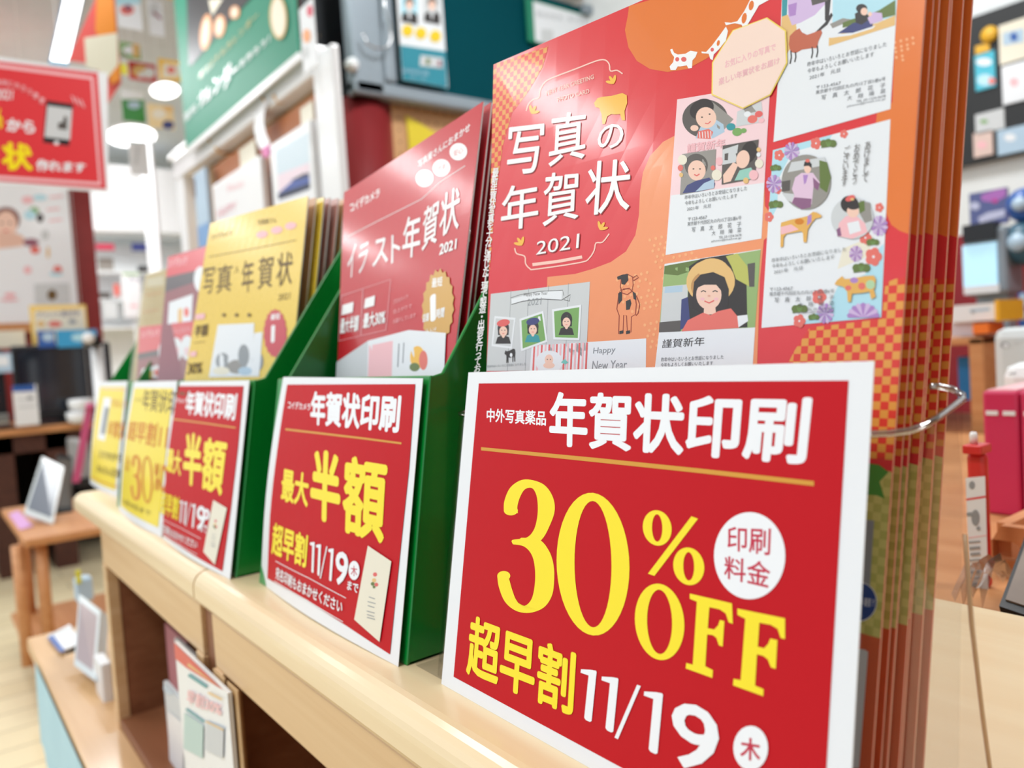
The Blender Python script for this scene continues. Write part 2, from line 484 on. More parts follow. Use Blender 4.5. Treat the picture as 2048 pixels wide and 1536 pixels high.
pl = thing('wheeled_platform', (0.28, 0.5, 0), 'low beech platform on castors carrying the shelf cabinets and photo frames', 'platform')
PF = mat('platform_maple', (224, 184, 136), 0.42, coat=0.2, kind='wood', rgb2=(208, 164, 112))
box('deck', 0.117, XB, -0.55, 1.5, PZ - 0.022, PZ, PF, pl, 0.003)
box('skirt', 0.135, 0.150, -0.55, 1.48, 0.10, PZ - 0.022, PF, pl)
box('skirt', 0.135, XB - 0.02, 1.465, 1.48, 0.10, PZ - 0.022, WOODO, pl)
box('bottom_board', 0.125, XB, -0.55, 1.49, 0.08, 0.10, PF, pl, 0.002)
def castor(x, y, top, parent):
    c = lathe('castor', (x, y, 0.024), [(0.004, -0.012), (0.02, -0.012), (0.024, -0.008), (0.024, 0.008), (0.02, 0.012), (0.004, 0.012)], BLK, parent, 20, 'x')
    tube('castor_stem', [(x, y, 0.035), (x, y, top)], 0.006, BLK, c)
    box('castor_fork', x - 0.018, x + 0.018, y - 0.01, y + 0.016, 0.036, 0.044, BLK, c, 0.002)
for (x, y) in ((0.17, 1.42), (0.42, 1.42), (0.17, -0.4), (0.42, -0.4)): castor(x, y, 0.082, pl)

# ================================================================== green file boxes
def file_box(name, y0, y1, label, dx=0.0):
    """y0 near (right) side, y1 far side"""
    t = thing('file_box', U(1.5 + dx, (y0 + y1) / 2, -1), label, 'file box', 'green leaning file boxes on the counter')
    th = 0.012
    fb = lambda z: 1.190 + dx + 0.178 * (z + 1)           # front face leans back
    ztop = -0.078
    def wall(nm, pts, a, b):
        """prism of an xz outline between y=a and y=b"""
        n = len(pts); vs = [U(x, y, z) for y in (a, b) for x, z in pts]
        fs = [tuple(range(n)), tuple(range(n, 2 * n))[::-1]] + [(k, n + k, n + (k + 1) % n, (k + 1) % n) for k in range(n)]
        o = raw(nm, vs, fs, GRN, t)
        bm = bmesh.new(); bm.from_mesh(o.data); bmesh.ops.recalc_face_normals(bm, faces=bm.faces[:])
        bmesh.ops.bevel(bm, geom=bm.edges[:], offset=0.0006, segments=1, affect='EDGES')
        bm.to_mesh(o.data); bm.free(); return o
    zb = 0.72; xb = fb(ztop) + 0.05 + (zb - ztop) / 1.42
    side = [(fb(-1), -1), (fb(ztop), ztop), (fb(ztop) + 0.05, ztop + 0.01), (xb, zb), (xb + 0.03, zb), (xb - 0.1, -1)]
    wall('side_panel', side, y0, y0 + th * 1.3)
    wall('side_panel', side, y1 - th * 1.3, y1)
    wall('front_panel', [(fb(-1) - 0.002, -1), (fb(ztop) - 0.002, ztop + 0.004), (fb(ztop) + th, ztop + 0.004), (fb(-1) + th, -1)], y0 - 0.001, y1 + 0.001)
    wall('back_panel', [(xb - 0.1, -1), (xb + 0.03, zb), (xb + 0.03 + th, zb), (xb - 0.1 + th, -1)], y0, y1)
    wall('base_panel', [(fb(-1), -1), (fb(-1) + 0.003, -1 + th), (xb - 0.1, -1 + th), (xb - 0.1, -1)], y0, y1)
    return t
file_box('b2', 2.201, 3.545, 'green file box holding the glossy red catalogues, nearest of the green boxes')
file_box('b3', 3.714, 5.06, 'green file box holding the yellow catalogues, behind the second half-price sign', -0.05)
file_box('b4', 5.20, 6.50, 'green file box holding maroon pamphlets, mostly hidden behind the yellow 30 sign', -0.03)
file_box('b5', 6.86, 8.18, 'green file box at the far left end, beside the gold wrapped pamphlet', 0.09)

# ================================================================== signs
def bow2(amp):
    return lambda a, b: amp * (0.8 * math.sin(math.pi * min(max(b, 0), 1)) * (1 - a) + math.sin(math.pi * min(max(a, 0), 1)) * (1 - b) + 0.15)
def sign(BL, BR, TR, TL, label, bow, m=PAPER):
    sh = Sheet(U(*BL), U(*BR), U(*TR), U(*TL), bow)
    t = thing('price_sign', (sh.c[0] + sh.c[1]) / 2, label, 'sign')
    sh.grid('paper', m, t, 0.0003)
    return t, sh
# --- the big 30% OFF sign
t1, s1 = sign((1.198, 2.003, -1.0), (1.192, 0.714, -1.0), (1.373, 0.714, -0.066), (1.373, 2.003, -0.068),
              'large red sign with yellow 30% OFF lettering fixed to the clear holder', lambda a, b: 0.0004)
A = Art(s1, t1)
a0 = s1.st(958, 767); a1 = s1.st(1698, 753); a2 = s1.st(905, 1352)
A.p('red_field', RED, [(a0[0], a0[1]), (a0[0], a2[1]), (a1[0], a2[1]), (a1[0], a0[1])], st=True)
A.z = (880, 700, 1.8377)
A.t('lettering', WHT, '中外写真薬品', [(173, 214), (392, 224), (390, 279), (172, 264)], 0.022)
A.t('lettering', WHT, '年賀状印刷', [(404, 153), (1372, 168), (1345, 424), (402, 352)], 0.027)
A.strip('gold_rule', GOLD, [(152, 357), (560, 395), (960, 436), (1376, 482)], [(152, 369), (560, 411), (960, 453), (1376, 500)])
def three(A, n, m, X=lambda x, y: (x, y)):
    up = [((288, 600), (236, 592)), ((286, 575), (238, 555)), ((296, 540), (258, 508)), ((314, 512), (295, 480)), ((340, 508), (335, 477)), ((356, 535), (385, 496)), ((361, 580), (416, 540)),
          ((357, 625), (423, 590)), ((344, 665), (405, 645)), ((318, 690), (375, 697)), ((268, 698), (330, 718)), ((268, 712), (270, 712))]
    lo = [((268, 714), (300, 690)), ((310, 722), (365, 696)), ((338, 752), (402, 738)), ((350, 800), (419, 790)), ((350, 860), (421, 850)), ((338, 915), (412, 905)), ((312, 940), (382, 947)), ((285, 925), (330, 966)),
          ((268, 885), (280, 958)), ((258, 850), (240, 925)), ((252, 832), (218, 872)), ((244, 815), (212, 832))]
    for L in (up, lo): A.strip(n, m, crv([X(*q[0]) for q in L]), crv([X(*q[1]) for q in L]))
    for c in ((262, 590, 26, 18), (236, 830, 24, 18)):
        A.e(n, m, *X(c[0], c[1]), c[2] * abs(X(1, 0)[0] - X(0, 0)[0]), c[3] * abs(X(0, 1)[1] - X(0, 0)[1]))
three(A, 'big_numerals', YEL)
def two_ring(A, n, m, c, o, i, skew):
    an = [2 * math.pi * k / 44 for k in range(44)]
    f = lambda r: [(c[0] + r[0] * math.cos(a), c[1] + r[1] * math.sin(a) + skew * r[0] * math.cos(a)) for a in an]
    A.strip(n, m, f(o), f(i), True)
two_ring(A, 'big_numerals', YEL, (564, 787), (134, 262), (68, 232), 0.10)
two_ring(A, 'big_numerals', YEL, (800, 654), (53, 65), (19, 50), 0.1)
two_ring(A, 'big_numerals', YEL, (916, 795), (57, 69), (20, 52), 0.1)
A.p('big_numerals', YEL, [(926, 611), (950, 620), (790, 830), (766, 822)])
two_ring(A, 'off_lettering', YEL, (809, 999), (91, 140), (46, 118), 0.14)
F1 = [(920, 895), (1075, 931), (1078, 1006), (1063, 1001), (1052, 968), (1030, 953), (992, 945), (986, 1022), (1010, 1027), (1024, 1012), (1031, 992), (1047, 996), (1041, 1090), (1027, 1085), (1018, 1058), (1005, 1048), (984, 1045), (977, 1162), (1005, 1176), (1003, 1205), (905, 1170), (907, 1150), (931, 1156), (946, 925), (920, 914)]
F2 = [(1095, 950), (1270, 986), (1270, 1062), (1254, 1058), (1243, 1025), (1218, 1010), (1176, 1002), (1170, 1090), (1193, 1096), (1208, 1080), (1216, 1060), (1242, 1066), (1236, 1172), (1218, 1166), (1207, 1137), (1190, 1124), (1167, 1118), (1160, 1233), (1191, 1246), (1190, 1272), (1079, 1232), (1081, 1208), (1107, 1213), (1124, 988), (1095, 973)]
A.p('off_lettering', YEL, F1); A.p('off_lettering', YEL, F2)
A.e('white_disc', WHT, 1140, 756, 131, 160, rot=0.0, n=48)
A.t('lettering', mat('print_deep_rose', (200, 40, 70), 0.4), '印刷', [(1058, 648), (1219, 656), (1215, 756), (1058, 736)], 0.012)
A.t('lettering', MATS['print_deep_rose'], '料金', [(1047, 754), (1219, 782), (1212, 878), (1046, 838)], 0.012)
A.t('lettering', YEL, '超早割', [(112, 968), (504, 1112), (490, 1348), (97, 1190)], 0.025)
A.date('lettering', WHT, [(522, 1160), (1036, 1335), (1014, 1592), (503, 1342)], 0.012)
A.e('white_disc', WHT, 1145, 1462, 64, 82)
A.t('lettering', MATS['print_deep_rose'], '木', [(1108, 1420), (1182, 1430), (1180, 1516), (1106, 1500)], 0.02)
A.t('lettering', WHT, 'まで', [(1085, 1556), (1200, 1600), (1200, 1680), (1080, 1640)], 0.03)
A.done()

def half_sign(BL, BR, TR, TL, label, Z, d, bow):
    t, sh = sign(BL, BR, TR, TL, label, bow)
    A = Art(sh, t, base=0.0003, step=0.00002); A.z = Z
    A.p('red_field', RED, [(.055, .955), (.055, .045), (.945, .045), (.945, .955)] if False else A.tost(d['field']), st=True)
    A.t('lettering', WHT, 'コイデカメラ', d['shop'], 0.02)
    A.t('lettering', WHT, '年賀状印刷', d['head'], 0.034)
    A.line('gold_rule', GOLD, d['gold'], 9)
    A.t('lettering', YEL, '最大', d['max'], 0.03)
    A.t('lettering', YEL, '半', d['han'], 0.035)
    A.t('lettering', YEL, '額', d['gaku'], 0.03)
    A.t('lettering', YEL, '超早割', d['early'], 0.03)
    A.date('lettering', WHT, d['date'], 0.02)
    c = d['disc']; A.e('white_disc', WHT, *c)
    A.t('lettering', MATS['print_deep_rose'], '木', [(c[0] - c[2] * .6, c[1] - c[3] * .55), (c[0] + c[2] * .6, c[1] - c[3] * .45), (c[0] + c[2] * .6, c[1] + c[3] * .65), (c[0] - c[2] * .6, c[1] + c[3] * .55)], 0.01)
    A.t('lettering', WHT, 'まで', d['made'], 0.02)
    for l in d['lines']: A.line('thin_rule', WHT, l, 3)
    A.t('lettering', WHT, '宛名印刷もおまかせください', d['small'], 0.02)
    A.p('card_picture', CREAM, d['card'])
    cx = sum(p[0] for p in d['card']) / 4; cy = sum(p[1] for p in d['card']) / 4; k = (d['card'][1][0] - d['card'][0][0]) / 100
    for (x, y, r, m) in ((8, -75, 9, ROSE), (4, -50, 9, STRAW), (-2, -35, 8, OLIVE), (14, -32, 8, ROSE), (4, -22, 6, OLIVE)):
        A.e('card_picture', m, cx + x * k, cy + y * k, r * k, r * k)
    for (x, y, w_) in ((-5, 25, 26), (-6, 45, 34), (-8, 62, 28), (-10, 85, 34), (-10, 100, 30), (-8, 112, 34)):
        A.line('card_picture', GREY, [(cx + (x - w_ / 2) * k, cy + (y - 5) * k), (cx + (x + w_ / 2) * k, cy + (y + 4) * k)], 3 * k)
    A.done(); return t
half_sign((1.2, 3.54, -1.0), (1.17, 2.215, -1.0), (1.337, 2.215, -0.082), (1.338, 3.43, -0.066),
    'red half-price sign on the green box holding the red catalogues', (500, 700, 2.1943), dict(
    field=[(165, 152), (120, 450), (90, 720), (78, 1002), (250, 1095), (430, 1213), (616, 1335), (660, 900), (700, 520), (727, 150)],
    shop=[(170, 222), (268, 234), (267, 266), (168, 258)], head=[(272, 180), (669, 196), (655, 366), (266, 328)],
    gold=[(158, 348), (330, 368), (500, 388), (668, 410)], max=[(146, 514), (265, 545), (256, 692), (138, 662)],
    han=[(276, 428), (406, 455), (398, 772), (266, 738)], gaku=[(418, 458), (612, 488), (590, 855), (406, 800)],
    early=[(106, 753), (260, 812), (249, 958), (97, 895)], date=[(268, 836), (442, 895), (428, 1045), (264, 970)],
    disc=(463, 967, 24, 42), made=[(436, 1010), (484, 1025), (480, 1068), (432, 1050)],
    lines=[[(118, 926), (270, 1003), (428, 1088)], [(112, 1013), (260, 1100), (415, 1192)]],
    small=[(122, 948), (415, 1100), (410, 1158), (118, 1003)], card=[(525, 858), (628, 927), (576, 1280), (465, 1182)]), bow2(0.0042))
half_sign((1.118, 4.96, -1.0), (1.115, 3.715, -1.0), (1.285, 3.725, -0.075), (1.29, 4.96, -0.075),
    'red half-price sign on the green box holding the yellow catalogues', (150, 700, 3.073), dict(
    field=[(608, 222), (570, 520), (530, 820), (500, 1112), (640, 1200), (780, 1290), (908, 1360), (960, 980), (1005, 600), (1038, 222)],
    shop=[(605, 292), (680, 300), (680, 330), (602, 322)], head=[(690, 250), (1004, 264), (985, 436), (680, 396)],
    gold=[(600, 424), (800, 450), (990, 478)], max=[(574, 600), (662, 620), (652, 778), (562, 745)],
    han=[(680, 500), (792, 522), (776, 842), (664, 828)], gaku=[(800, 530), (946, 556), (905, 902), (775, 852)],
    early=[(532, 866), (646, 902), (636, 1048), (518, 1002)], date=[(650, 920), (815, 965), (800, 1120), (640, 1055)],
    disc=(815, 1010, 20, 34), made=[(782, 1065), (820, 1075), (815, 1130), (778, 1115)],
    lines=[[(535, 1035), (660, 1095), (780, 1160)], [(520, 1110), (640, 1190), (760, 1258)]],
    small=[(530, 1058), (762, 1172), (757, 1225), (525, 1110)], card=[(858, 922), (942, 972), (868, 1320), (797, 1240)]), bow2(0.0042))
# yellow signs
t4, s4 = sign((1.128, 6.238, -1.0), (1.12, 5.0, -1.0), (1.285, 5.0, -0.07), (1.30, 6.238, -0.07), 'yellow sign with a large brown 30 between the red and far yellow signs', bow2(0.004))
YF = mat('sign_yellow', (250, 226, 40), 0.4, coat=0.3)
A = Art(s4, t4, base=0.0003, step=0.00002); A.z = (150, 700, 3.073)
A.p('yellow_field', YF, [(.06, .95), (.06, .05), (.94, .05), (.94, .95)], st=True)
A.t('lettering', BROWNI, '年賀状印刷', [(425, 240), (700, 252), (680, 410), (415, 370)], 0.01)
A.t('lettering', BROWNI, 'コイデカメラ', [(370, 290), (430, 295), (428, 325), (366, 318)], 0.0)
A.t('lettering', ORI, '超早割11/19', [(335, 435), (700, 455), (680, 650), (322, 550)], 0.02)
three(A, 'numerals', ORI, lambda x, y: (345 + (x - 213) * 0.30, 640 + (y - 478) * 0.57 + (x - 213) * 0.05))
two_ring(A, 'numerals', ORI, (447, 797), (34, 145), (22, 132), 0.2)
A.t('lettering', ORI, '%OFF', [(495, 690), (620, 720), (610, 900), (485, 860)], 0.02)
A.t('lettering', ORI, '最大', [(322, 650), (345, 655), (335, 750), (312, 740)], 0.0)
A.t('lettering', BROWNI, '11月19日まで', [(300, 910), (470, 990), (465, 1020), (297, 945)], 0.0)
A.done()
t5, s5 = sign((1.242, 8.12, -1.0), (1.25, 6.95, -1.0), (1.40, 6.95, -0.07), (1.40, 8.12, -0.07), 'far yellow sign with a small phone picture, at the left end of the counter', bow2(0.004))
A = Art(s5, t5, base=0.0003, step=0.00002); A.z = (150, 700, 3.073)
A.p('yellow_field', YF, [(.06, .95), (.06, .05), (.94, .05), (.94, .95)], st=True)
A.line('thin_rule', PINK, [(168, 238), (335, 246)], 6)
A.p('phone_picture', WHT, [(180, 290), (224, 296), (185, 560), (140, 545)]); A.p('phone_picture', GREY, [(186, 350), (214, 355), (185, 520), (160, 515)])
A.t('lettering', ORI, '写真入り', [(228, 300), (325, 310), (322, 360), (225, 350)], 0.0)
A.t('lettering', ORI, '年賀状', [(212, 430), (310, 440), (300, 560), (200, 530)], 0.02)
A.t('lettering', BROWNI, 'スマホから', [(150, 615), (290, 640), (285, 690), (145, 665)], 0.02)
A.t('lettering', BROWNI, 'かんたん注文', [(142, 700), (280, 735), (276, 790), (136, 748)], 0.02)
A.line('thin_rule', ORI, [(105, 780), (265, 842)], 5)
A.done()
# ================================================================== orange catalogues in the clear holder
oc = [(1.40, 2.085, -0.975), (1.31, 0.74, -0.975), (1.745, 0.74, 0.915), (1.61, 2.085, 0.94)]
front = Sheet(*[U(*q) for q in oc], flat=False)
def px_st(pts): return [tuple(front.st(u, v)) for u, v in pts]
cl = lambda q: [(min(max(a, 0), 1), min(max(b, 0), 1)) for a, b in q]
tA = front.st(1748, 917)[1]; tB = front.st(1750, 1274)[1]
REG = [(OR_OR, px_st([(1256, 30), (1250, 60), (1257, 95), (1274, 122), (1300, 138), (1335, 144), (1375, 138), (1412, 118), (1450, 92), (1485, 50), (1500, 10), (1505, -60), (1262, -60)])),
       (OR_OR, px_st([(1796, -80), (1880, -80), (1850, 0), (1824, 467), (1800, 462), (1783, 450), (1772, 425), (1778, 240), (1752, 246), (1756, 210), (1785, 205)])),
       (OR_LT, px_st([(1356, 268), (1326, 284), (1300, 312), (1286, 345), (1280, 385), (1278, 430), (1271, 470), (1252, 503), (1222, 524), (1185, 538), (1150, 548), (1095, 554), (1085, 800), (1320, 800), (1512, 800), (1520, 560), (1528, 480), (1548, 465), (1543, 430), (1530, 412), (1528, 300)])),
       (CHK, px_st([(975, 133), (1097, 92), (1085, 135), (1056, 185), (1024, 226), (1006, 290), (996, 360), (988, 430), (980, 540), (955, 540)])),
       (CHK, px_st([(1620, 655), (1700, 646), (1764, 638), (1771, 566), (1790, 558), (1823, 553), (1835, 553), (1815, 860)]) + [(1, tA), (0.5, tA), (0.55, tA + 0.08)] + px_st([(1572, 735), (1590, 700)])),
       (CHK2, [(0, tB), (1, tB), (1, tA - 0.012), (0.9, tA), (0.7, tA + 0.004), (0, tA)]),
       (OR_BOT, [(0, 0), (1, 0), (1, tB), (0, tB)])]
PGE = mat('page_edges', (236, 176, 150), .5)
def catalogue(k, dx, dy, label):
    cor = [U(x, y, z) + Vector((dx, dy, 0)) for x, y, z in oc]
    sh = front if k == 0 else Sheet(*cor, flat=False)
    t = thing('orange_catalogue', (sh.c[0] + sh.c[1]) / 2, label, 'catalogue', 'orange catalogues in the clear holder')
    sh.grid('pages', PGE, t, 0.0006, off=-0.0002)
    sh.grid('cover', OR_RED, t, 0.0002)
    a = Art(sh, t, base=0.00003, step=0.000006)
    for m, q in REG: a.p('printed_pattern', m, cl(q), st=True)
    a.done()
    return t, sh
ordn = ['second', 'third', 'fourth', 'fifth', 'sixth', 'seventh', 'eighth', 'ninth', 'tenth']
t0, _ = catalogue(0, 0, 0, 'front orange catalogue with the cow pictures and greeting card samples on its cover')
for k, (dx, dy) in enumerate([(0.0085, 0.0015), (0.0105, 0.0005), (0.0150, -0.0008), (0.0210, 0.0012), (0.0268, 0.0), (0.0290, 0.0010), (0.0330, -0.0004)]):
    catalogue(k + 1, dx, dy, ordn[k] + ' orange catalogue counted from the front of the clear holder')

front.cuts = 44
A = Art(front, t0, base=0.00010, step=0.000004)
A.lim = (0, 1, 0, 1)
W2 = mat('card_white', (236, 240, 244), 0.38, coat=0.4)
TIT = mat('title_white', (250, 250, 250), 0.35, coat=0.4)
SHD = mat('title_shadow', (150, 60, 60), 0.5)
DOT = mat('dot_peach', (250, 176, 120), 0.4, coat=0.3)
LEAF = mat('leaf_gold', (248, 190, 60), 0.4, coat=0.3)
# dots
A.step = 0
for (ox, oy, nx, ny, tri) in ((1300, 480, 7, 8, 0), (1235, 560, 6, 7, 0), (1790, 85, 4, 5, 1), (1660, 235, 6, 2, 1), (1290, 650, 3, 5, 0)):
    for i in range(nx):
        for j in range(ny):
            if (i + j) % 7 == 6: continue
            A.e('dots', DOT, ox + i * 12 + (j % 2) * 6 + (j * 3 if not tri else -j * 5), oy + j * 11 - i * 3, 3.0, 3.3, n=8)
A.step = 0.000004; A.base = A.off + .00001
# title
A.z = (940, 100, 2.2588)
for (dx, dy, m, nm) in ((3, 4, SHD, 'title_shadow'), (0, 0, TIT, 'title_lettering')):
    q = lambda L: [(x + dx, y + dy) for x, y in L]
    A.t(nm, m, '写', q([(178, 350), (338, 332), (330, 548), (162, 572)]), 0.008)
    A.t(nm, m, '真', q([(368, 290), (532, 272), (520, 488), (355, 530)]), 0.008)
    A.t(nm, m, 'の', q([(582, 345), (698, 326), (692, 436), (576, 456)]), 0.008)
    A.t(nm, m, '年', q([(150, 620), (315, 590), (308, 795), (138, 822)]), 0.008)
    A.t(nm, m, '賀', q([(340, 558), (500, 545), (492, 760), (325, 800)]), 0.008)
    A.t(nm, m, '状', q([(535, 505), (735, 488), (722, 722), (518, 752)]), 0.008)
    A.t(nm, m, '2021', q([(305, 866), (497, 828), (492, 895), (300, 926)]), 0.004)
A.reset()
# cloud frame lines
FR = mat('frame_line', (255, 205, 190), 0.4, coat=0.3)
A.line('frame_lines', FR, crv([(255, 275), (265, 245), (285, 225), (312, 215), (318, 180), (340, 145), (375, 125), (480, 85), (570, 50), (610, 45), (630, 65), (635, 95), (665, 92), (690, 108)], 3), 6)
A.line('frame_lines', FR, crv([(203, 895), (212, 920), (248, 932), (252, 965), (272, 988), (300, 990), (500, 960), (540, 940), (562, 905), (570, 872), (600, 868), (630, 830)], 3), 6)
A.line('frame_lines', FR, [(283, 970), (400, 955), (508, 935)], 14)
A.t('small_lettering', FR, 'NEW YEAR GREETING', [(345, 185), (560, 110), (562, 130), (347, 207)], 0.02)
A.t('small_lettering', FR, 'PHOTO CARD', [(395, 215), (540, 175), (541, 195), (397, 235)], 0.02)
for (x, y, r) in ((280, 285, 1), (650, 150, -1), (235, 880, -1), (590, 810, 1)):
    for a in (-0.9, -0.1, 0.7):
        c, d = math.cos(a - 0.9), math.sin(a - 0.9)
        A.e('leaves', LEAF, x + 16 * c * r, y + 18 * d, 20, 7, rot=(a - 0.9) if r > 0 else math.pi - (a - 0.9), n=12)
def cow(m, x0, y0, w_, h_, flip=1, shear=-0.18, name='cow_picture'):
    P = [(0, .32), (.05, .2), (.12, .14), (.2, .22), (.5, .2), (.85, .12), (.97, .18), (1, .4), (.98, .62), (.99, .95), (.92, .98), (.9, .7), (.86, .6), (.82, .66), (.8, .98), (.74, .97), (.74, .62), (.5, .66), (.36, .62), (.35, .97), (.29, .98), (.28, .66), (.22, .97), (.16, .97), (.18, .55), (.14, .42), (.06, .42)]
    A.p(name, m, [(x0 + (x if flip > 0 else 1 - x) * w_, y0 + y * h_ + shear * x * w_ * flip) for x, y in P])
A.p('cow_picture', LEAF, [(562, 240), (578, 218), (600, 212), (640, 208), (690, 195), (710, 205), (712, 240), (700, 275), (702, 318), (688, 318), (680, 290), (655, 292), (640, 290), (622, 300), (612, 335), (600, 335), (596, 290), (585, 262), (568, 258)])
# vertical white line of text at the left edge
A.t('edge_lettering', TIT, '最新年賀状写真を十分に通じた工場で製造・出荷を行っており', [(104, 535), (134, 532), (46, 1490), (14, 1495)], 0.018, vertical=True)
A.reset()
# standing outline cow with black patches
LN = mat('cow_line', (150, 60, 40), 0.5); CW = OR_LT
body = [(672, 1110), (680, 1085), (720, 1078), (745, 1100), (752, 1150), (748, 1195), (730, 1205), (728, 1275), (712, 1278), (708, 1200), (695, 1198), (692, 1280), (672, 1282), (675, 1200), (664, 1170)]
A.line('cow_picture', LN, body + [body[0]], 4)
A.p('cow_picture', HAIR, [(670, 1100), (688, 1088), (688, 1130), (672, 1150)]); A.p('cow_picture', HAIR, [(705, 1135), (725, 1125), (730, 1145), (722, 1172), (706, 1175)])
A.p('cow_picture', HAIR, [(735, 1090), (750, 1100), (752, 1130), (740, 1125)])
A.line('cow_picture', LN, [(684, 1035), (680, 1070), (688, 1098), (712, 1105), (732, 1090), (738, 1060), (735, 1025), (710, 1012), (688, 1020), (684, 1035)], 4)
A.p('cow_picture', HAIR, [(665, 1025), (688, 1015), (714, 1012), (716, 1040), (700, 1060), (686, 1058), (684, 1035), (668, 1038)])
A.line('cow_picture', LN, [(735, 1030), (755, 1018), (762, 1028), (740, 1042)], 4); A.line('cow_picture', LN, [(692, 1080), (722, 1076)], 4)
A.line('cow_picture', LN, [(752, 1110), (768, 1150), (760, 1190), (750, 1200)], 4)
for x in (676, 706): A.p('cow_picture', HAIR, [(x, 1270), (x + 18, 1266), (x + 18, 1280), (x, 1284)])
A.reset()
# ---- left photo card
A.p('photo_card', LGREY, [(95, 1102), (543, 1047), (525, 1400), (522, 1450), (75, 1450)])
for x in (180, 260, 350, 440): A.line('photo_card', GREY, [(x + 6, 1095 - (x - 95) * .12), (x - 10, 1450)], 2)
A.line('photo_card', INK, [(185, 1120), (230, 1105), (320, 1090), (420, 1085), (425, 1110)], 2)
A.strip('photo_card', W2, [(188, 1125), (300, 1095), (418, 1088)], [(190, 1148), (300, 1122), (415, 1128)])
A.line('photo_card', INK, [(188, 1150), (240, 1135), (330, 1125), (415, 1130), (455, 1105), (450, 1135), (425, 1128)], 3)
A.t('small_lettering', INK, 'Happy New Year', [(245, 1098), (352, 1090), (352, 1110), (245, 1118)], 0.0)
A.t('small_lettering', GREY, '2021', [(262, 1125), (325, 1118), (322, 1150), (260, 1156)], 0.0)
for (q, bg, hr, sk, cl_, hat) in (([(112, 1202), (207, 1210), (190, 1350), (98, 1338)], LGREY, HAIR, SKIN, INK, ROSE),
                                ([(225, 1215), (333, 1178), (352, 1318), (232, 1362)], GREENP, HAIR, SKIN, TEALP, NAVY),
                                ([(372, 1172), (505, 1150), (497, 1312), (378, 1308)], GREENP, HAIR, SKIN, INK, None)):
    cx = sum(p[0] for p in q) / 4; cy = sum(p[1] for p in q) / 4
    A.p('small_photo', W2, q)
    A.p('small_photo', bg, [(cx + (x - cx) * .86, cy + (y - cy) * .86) for x, y in q])
    A.e('small_photo', hr, cx, cy - 18, 26, 34); A.p('small_photo', hr, [(cx - 25, cy - 16), (cx + 25, cy - 16), (cx + 24, cy + 12), (cx + 10, cy + 16), (cx - 10, cy + 16), (cx - 24, cy + 12)])
    A.p('small_photo', cl_, [(cx - 36, cy + 52), (cx - 26, cy + 22), (cx, cy + 12), (cx + 26, cy + 22), (cx + 34, cy + 52)])
    A.e('small_photo', sk, cx, cy + 16, 7, 10); A.e('small_photo', sk, cx, cy - 4, 18, 23)
    for s_ in (-7, 7): A.e('small_photo', INK, cx + s_, cy - 9, 2.5, 2.5, n=8)
    A.line('small_photo', ROSE, [(cx - 5, cy + 6), (cx + 5, cy + 6)], 3)
    if hat: A.e('small_photo', hat, cx, cy - 42, 30, 16, rot=-.2)
cow(INK, 158, 1348, 48, 70); A.e('cow_picture', W2, 188, 1378, 6, 9)
A.t('small_lettering', GREY, '昨年中はいろいろとお世話になりました', [(80, 1424), (255, 1412), (254, 1424), (79, 1436)], 0)
A.reset()
# ---- striped baby card
A.p('photo_card', W2, [(280, 1335), (797, 1303), (795, 1450), (270, 1450)])
for k in range(15):
    x = 288 + k * 17
    A.p('photo_card', PINK if k % 2 else ROSE, [(x, 1334 - k * .9), (x + 8, 1334 - k * .9), (x + 2, 1450), (x - 6, 1450)])
A.e('photo_card', W2, 360, 1410, 62, 52); A.e('small_photo', SKIN, 358, 1400, 19, 25); A.e('small_photo', SKIN, 358, 1425, 26, 14)
for s_ in (-7, 7): A.e('small_photo', INK, 358 + s_, 1398, 2.4, 2.4, n=8)
A.p('photo_card', mat('mint', (120, 200, 190), 0.4), [(412, 1412), (428, 1396), (446, 1412), (432, 1420)])
A.t('small_lettering', GREY, 'Happy', [(560, 1345), (660, 1338), (655, 1375), (556, 1380)], -0.004)
A.t('small_lettering', GREY, 'New Year', [(556, 1405), (712, 1400), (708, 1440), (552, 1446)], -0.004)
A.reset()
# ---- leaping cows and hexagon at the top
A.z = (1300, 0, 1.97)
def patchcow(pts, holes):
    A.p('white_cows', TIT, pts)
    for h in holes: A.e('white_cows', ROSE if h[4] else OR_OR, h[0], h[1], h[2], h[3], rot=.2, n=10)
patchcow([(78, 262), (92, 245), (96, 225), (86, 212), (80, 196), (88, 192), (96, 208), (110, 215), (140, 212), (160, 200), (188, 205), (180, 225), (168, 238), (166, 268), (152, 270), (146, 258), (120, 262), (110, 262), (102, 276), (82, 276)], [(108, 234, 8, 9, 1), (134, 234, 11, 10, 1)])
patchcow([(203, 203), (222, 205), (245, 180), (275, 140), (300, 105), (308, 122), (300, 160), (272, 195), (252, 215), (248, 238), (238, 232), (232, 212), (205, 210)], [(246, 196, 7, 8, 1), (270, 170, 6, 12, 0)])
patchcow([(295, 88), (320, 90), (345, 84), (372, 45), (395, 0), (430, -60), (500, -60), (470, 0), (430, 22), (408, 60), (385, 98), (370, 118), (362, 98), (335, 92), (300, 100)], [(372, 72, 10, 22, 0), (400, 22, 10, 20, 0)])
hexp = [(248, 248), (330, 120), (465, 70), (540, 122), (545, 250), (480, 375), (370, 430), (246, 375)]
HX = mat('hexagon_cream', (252, 224, 208), 0.35, coat=0.5); HXB = mat('hexagon_yellow', (252, 226, 96), 0.4, coat=0.4)
A.reset()
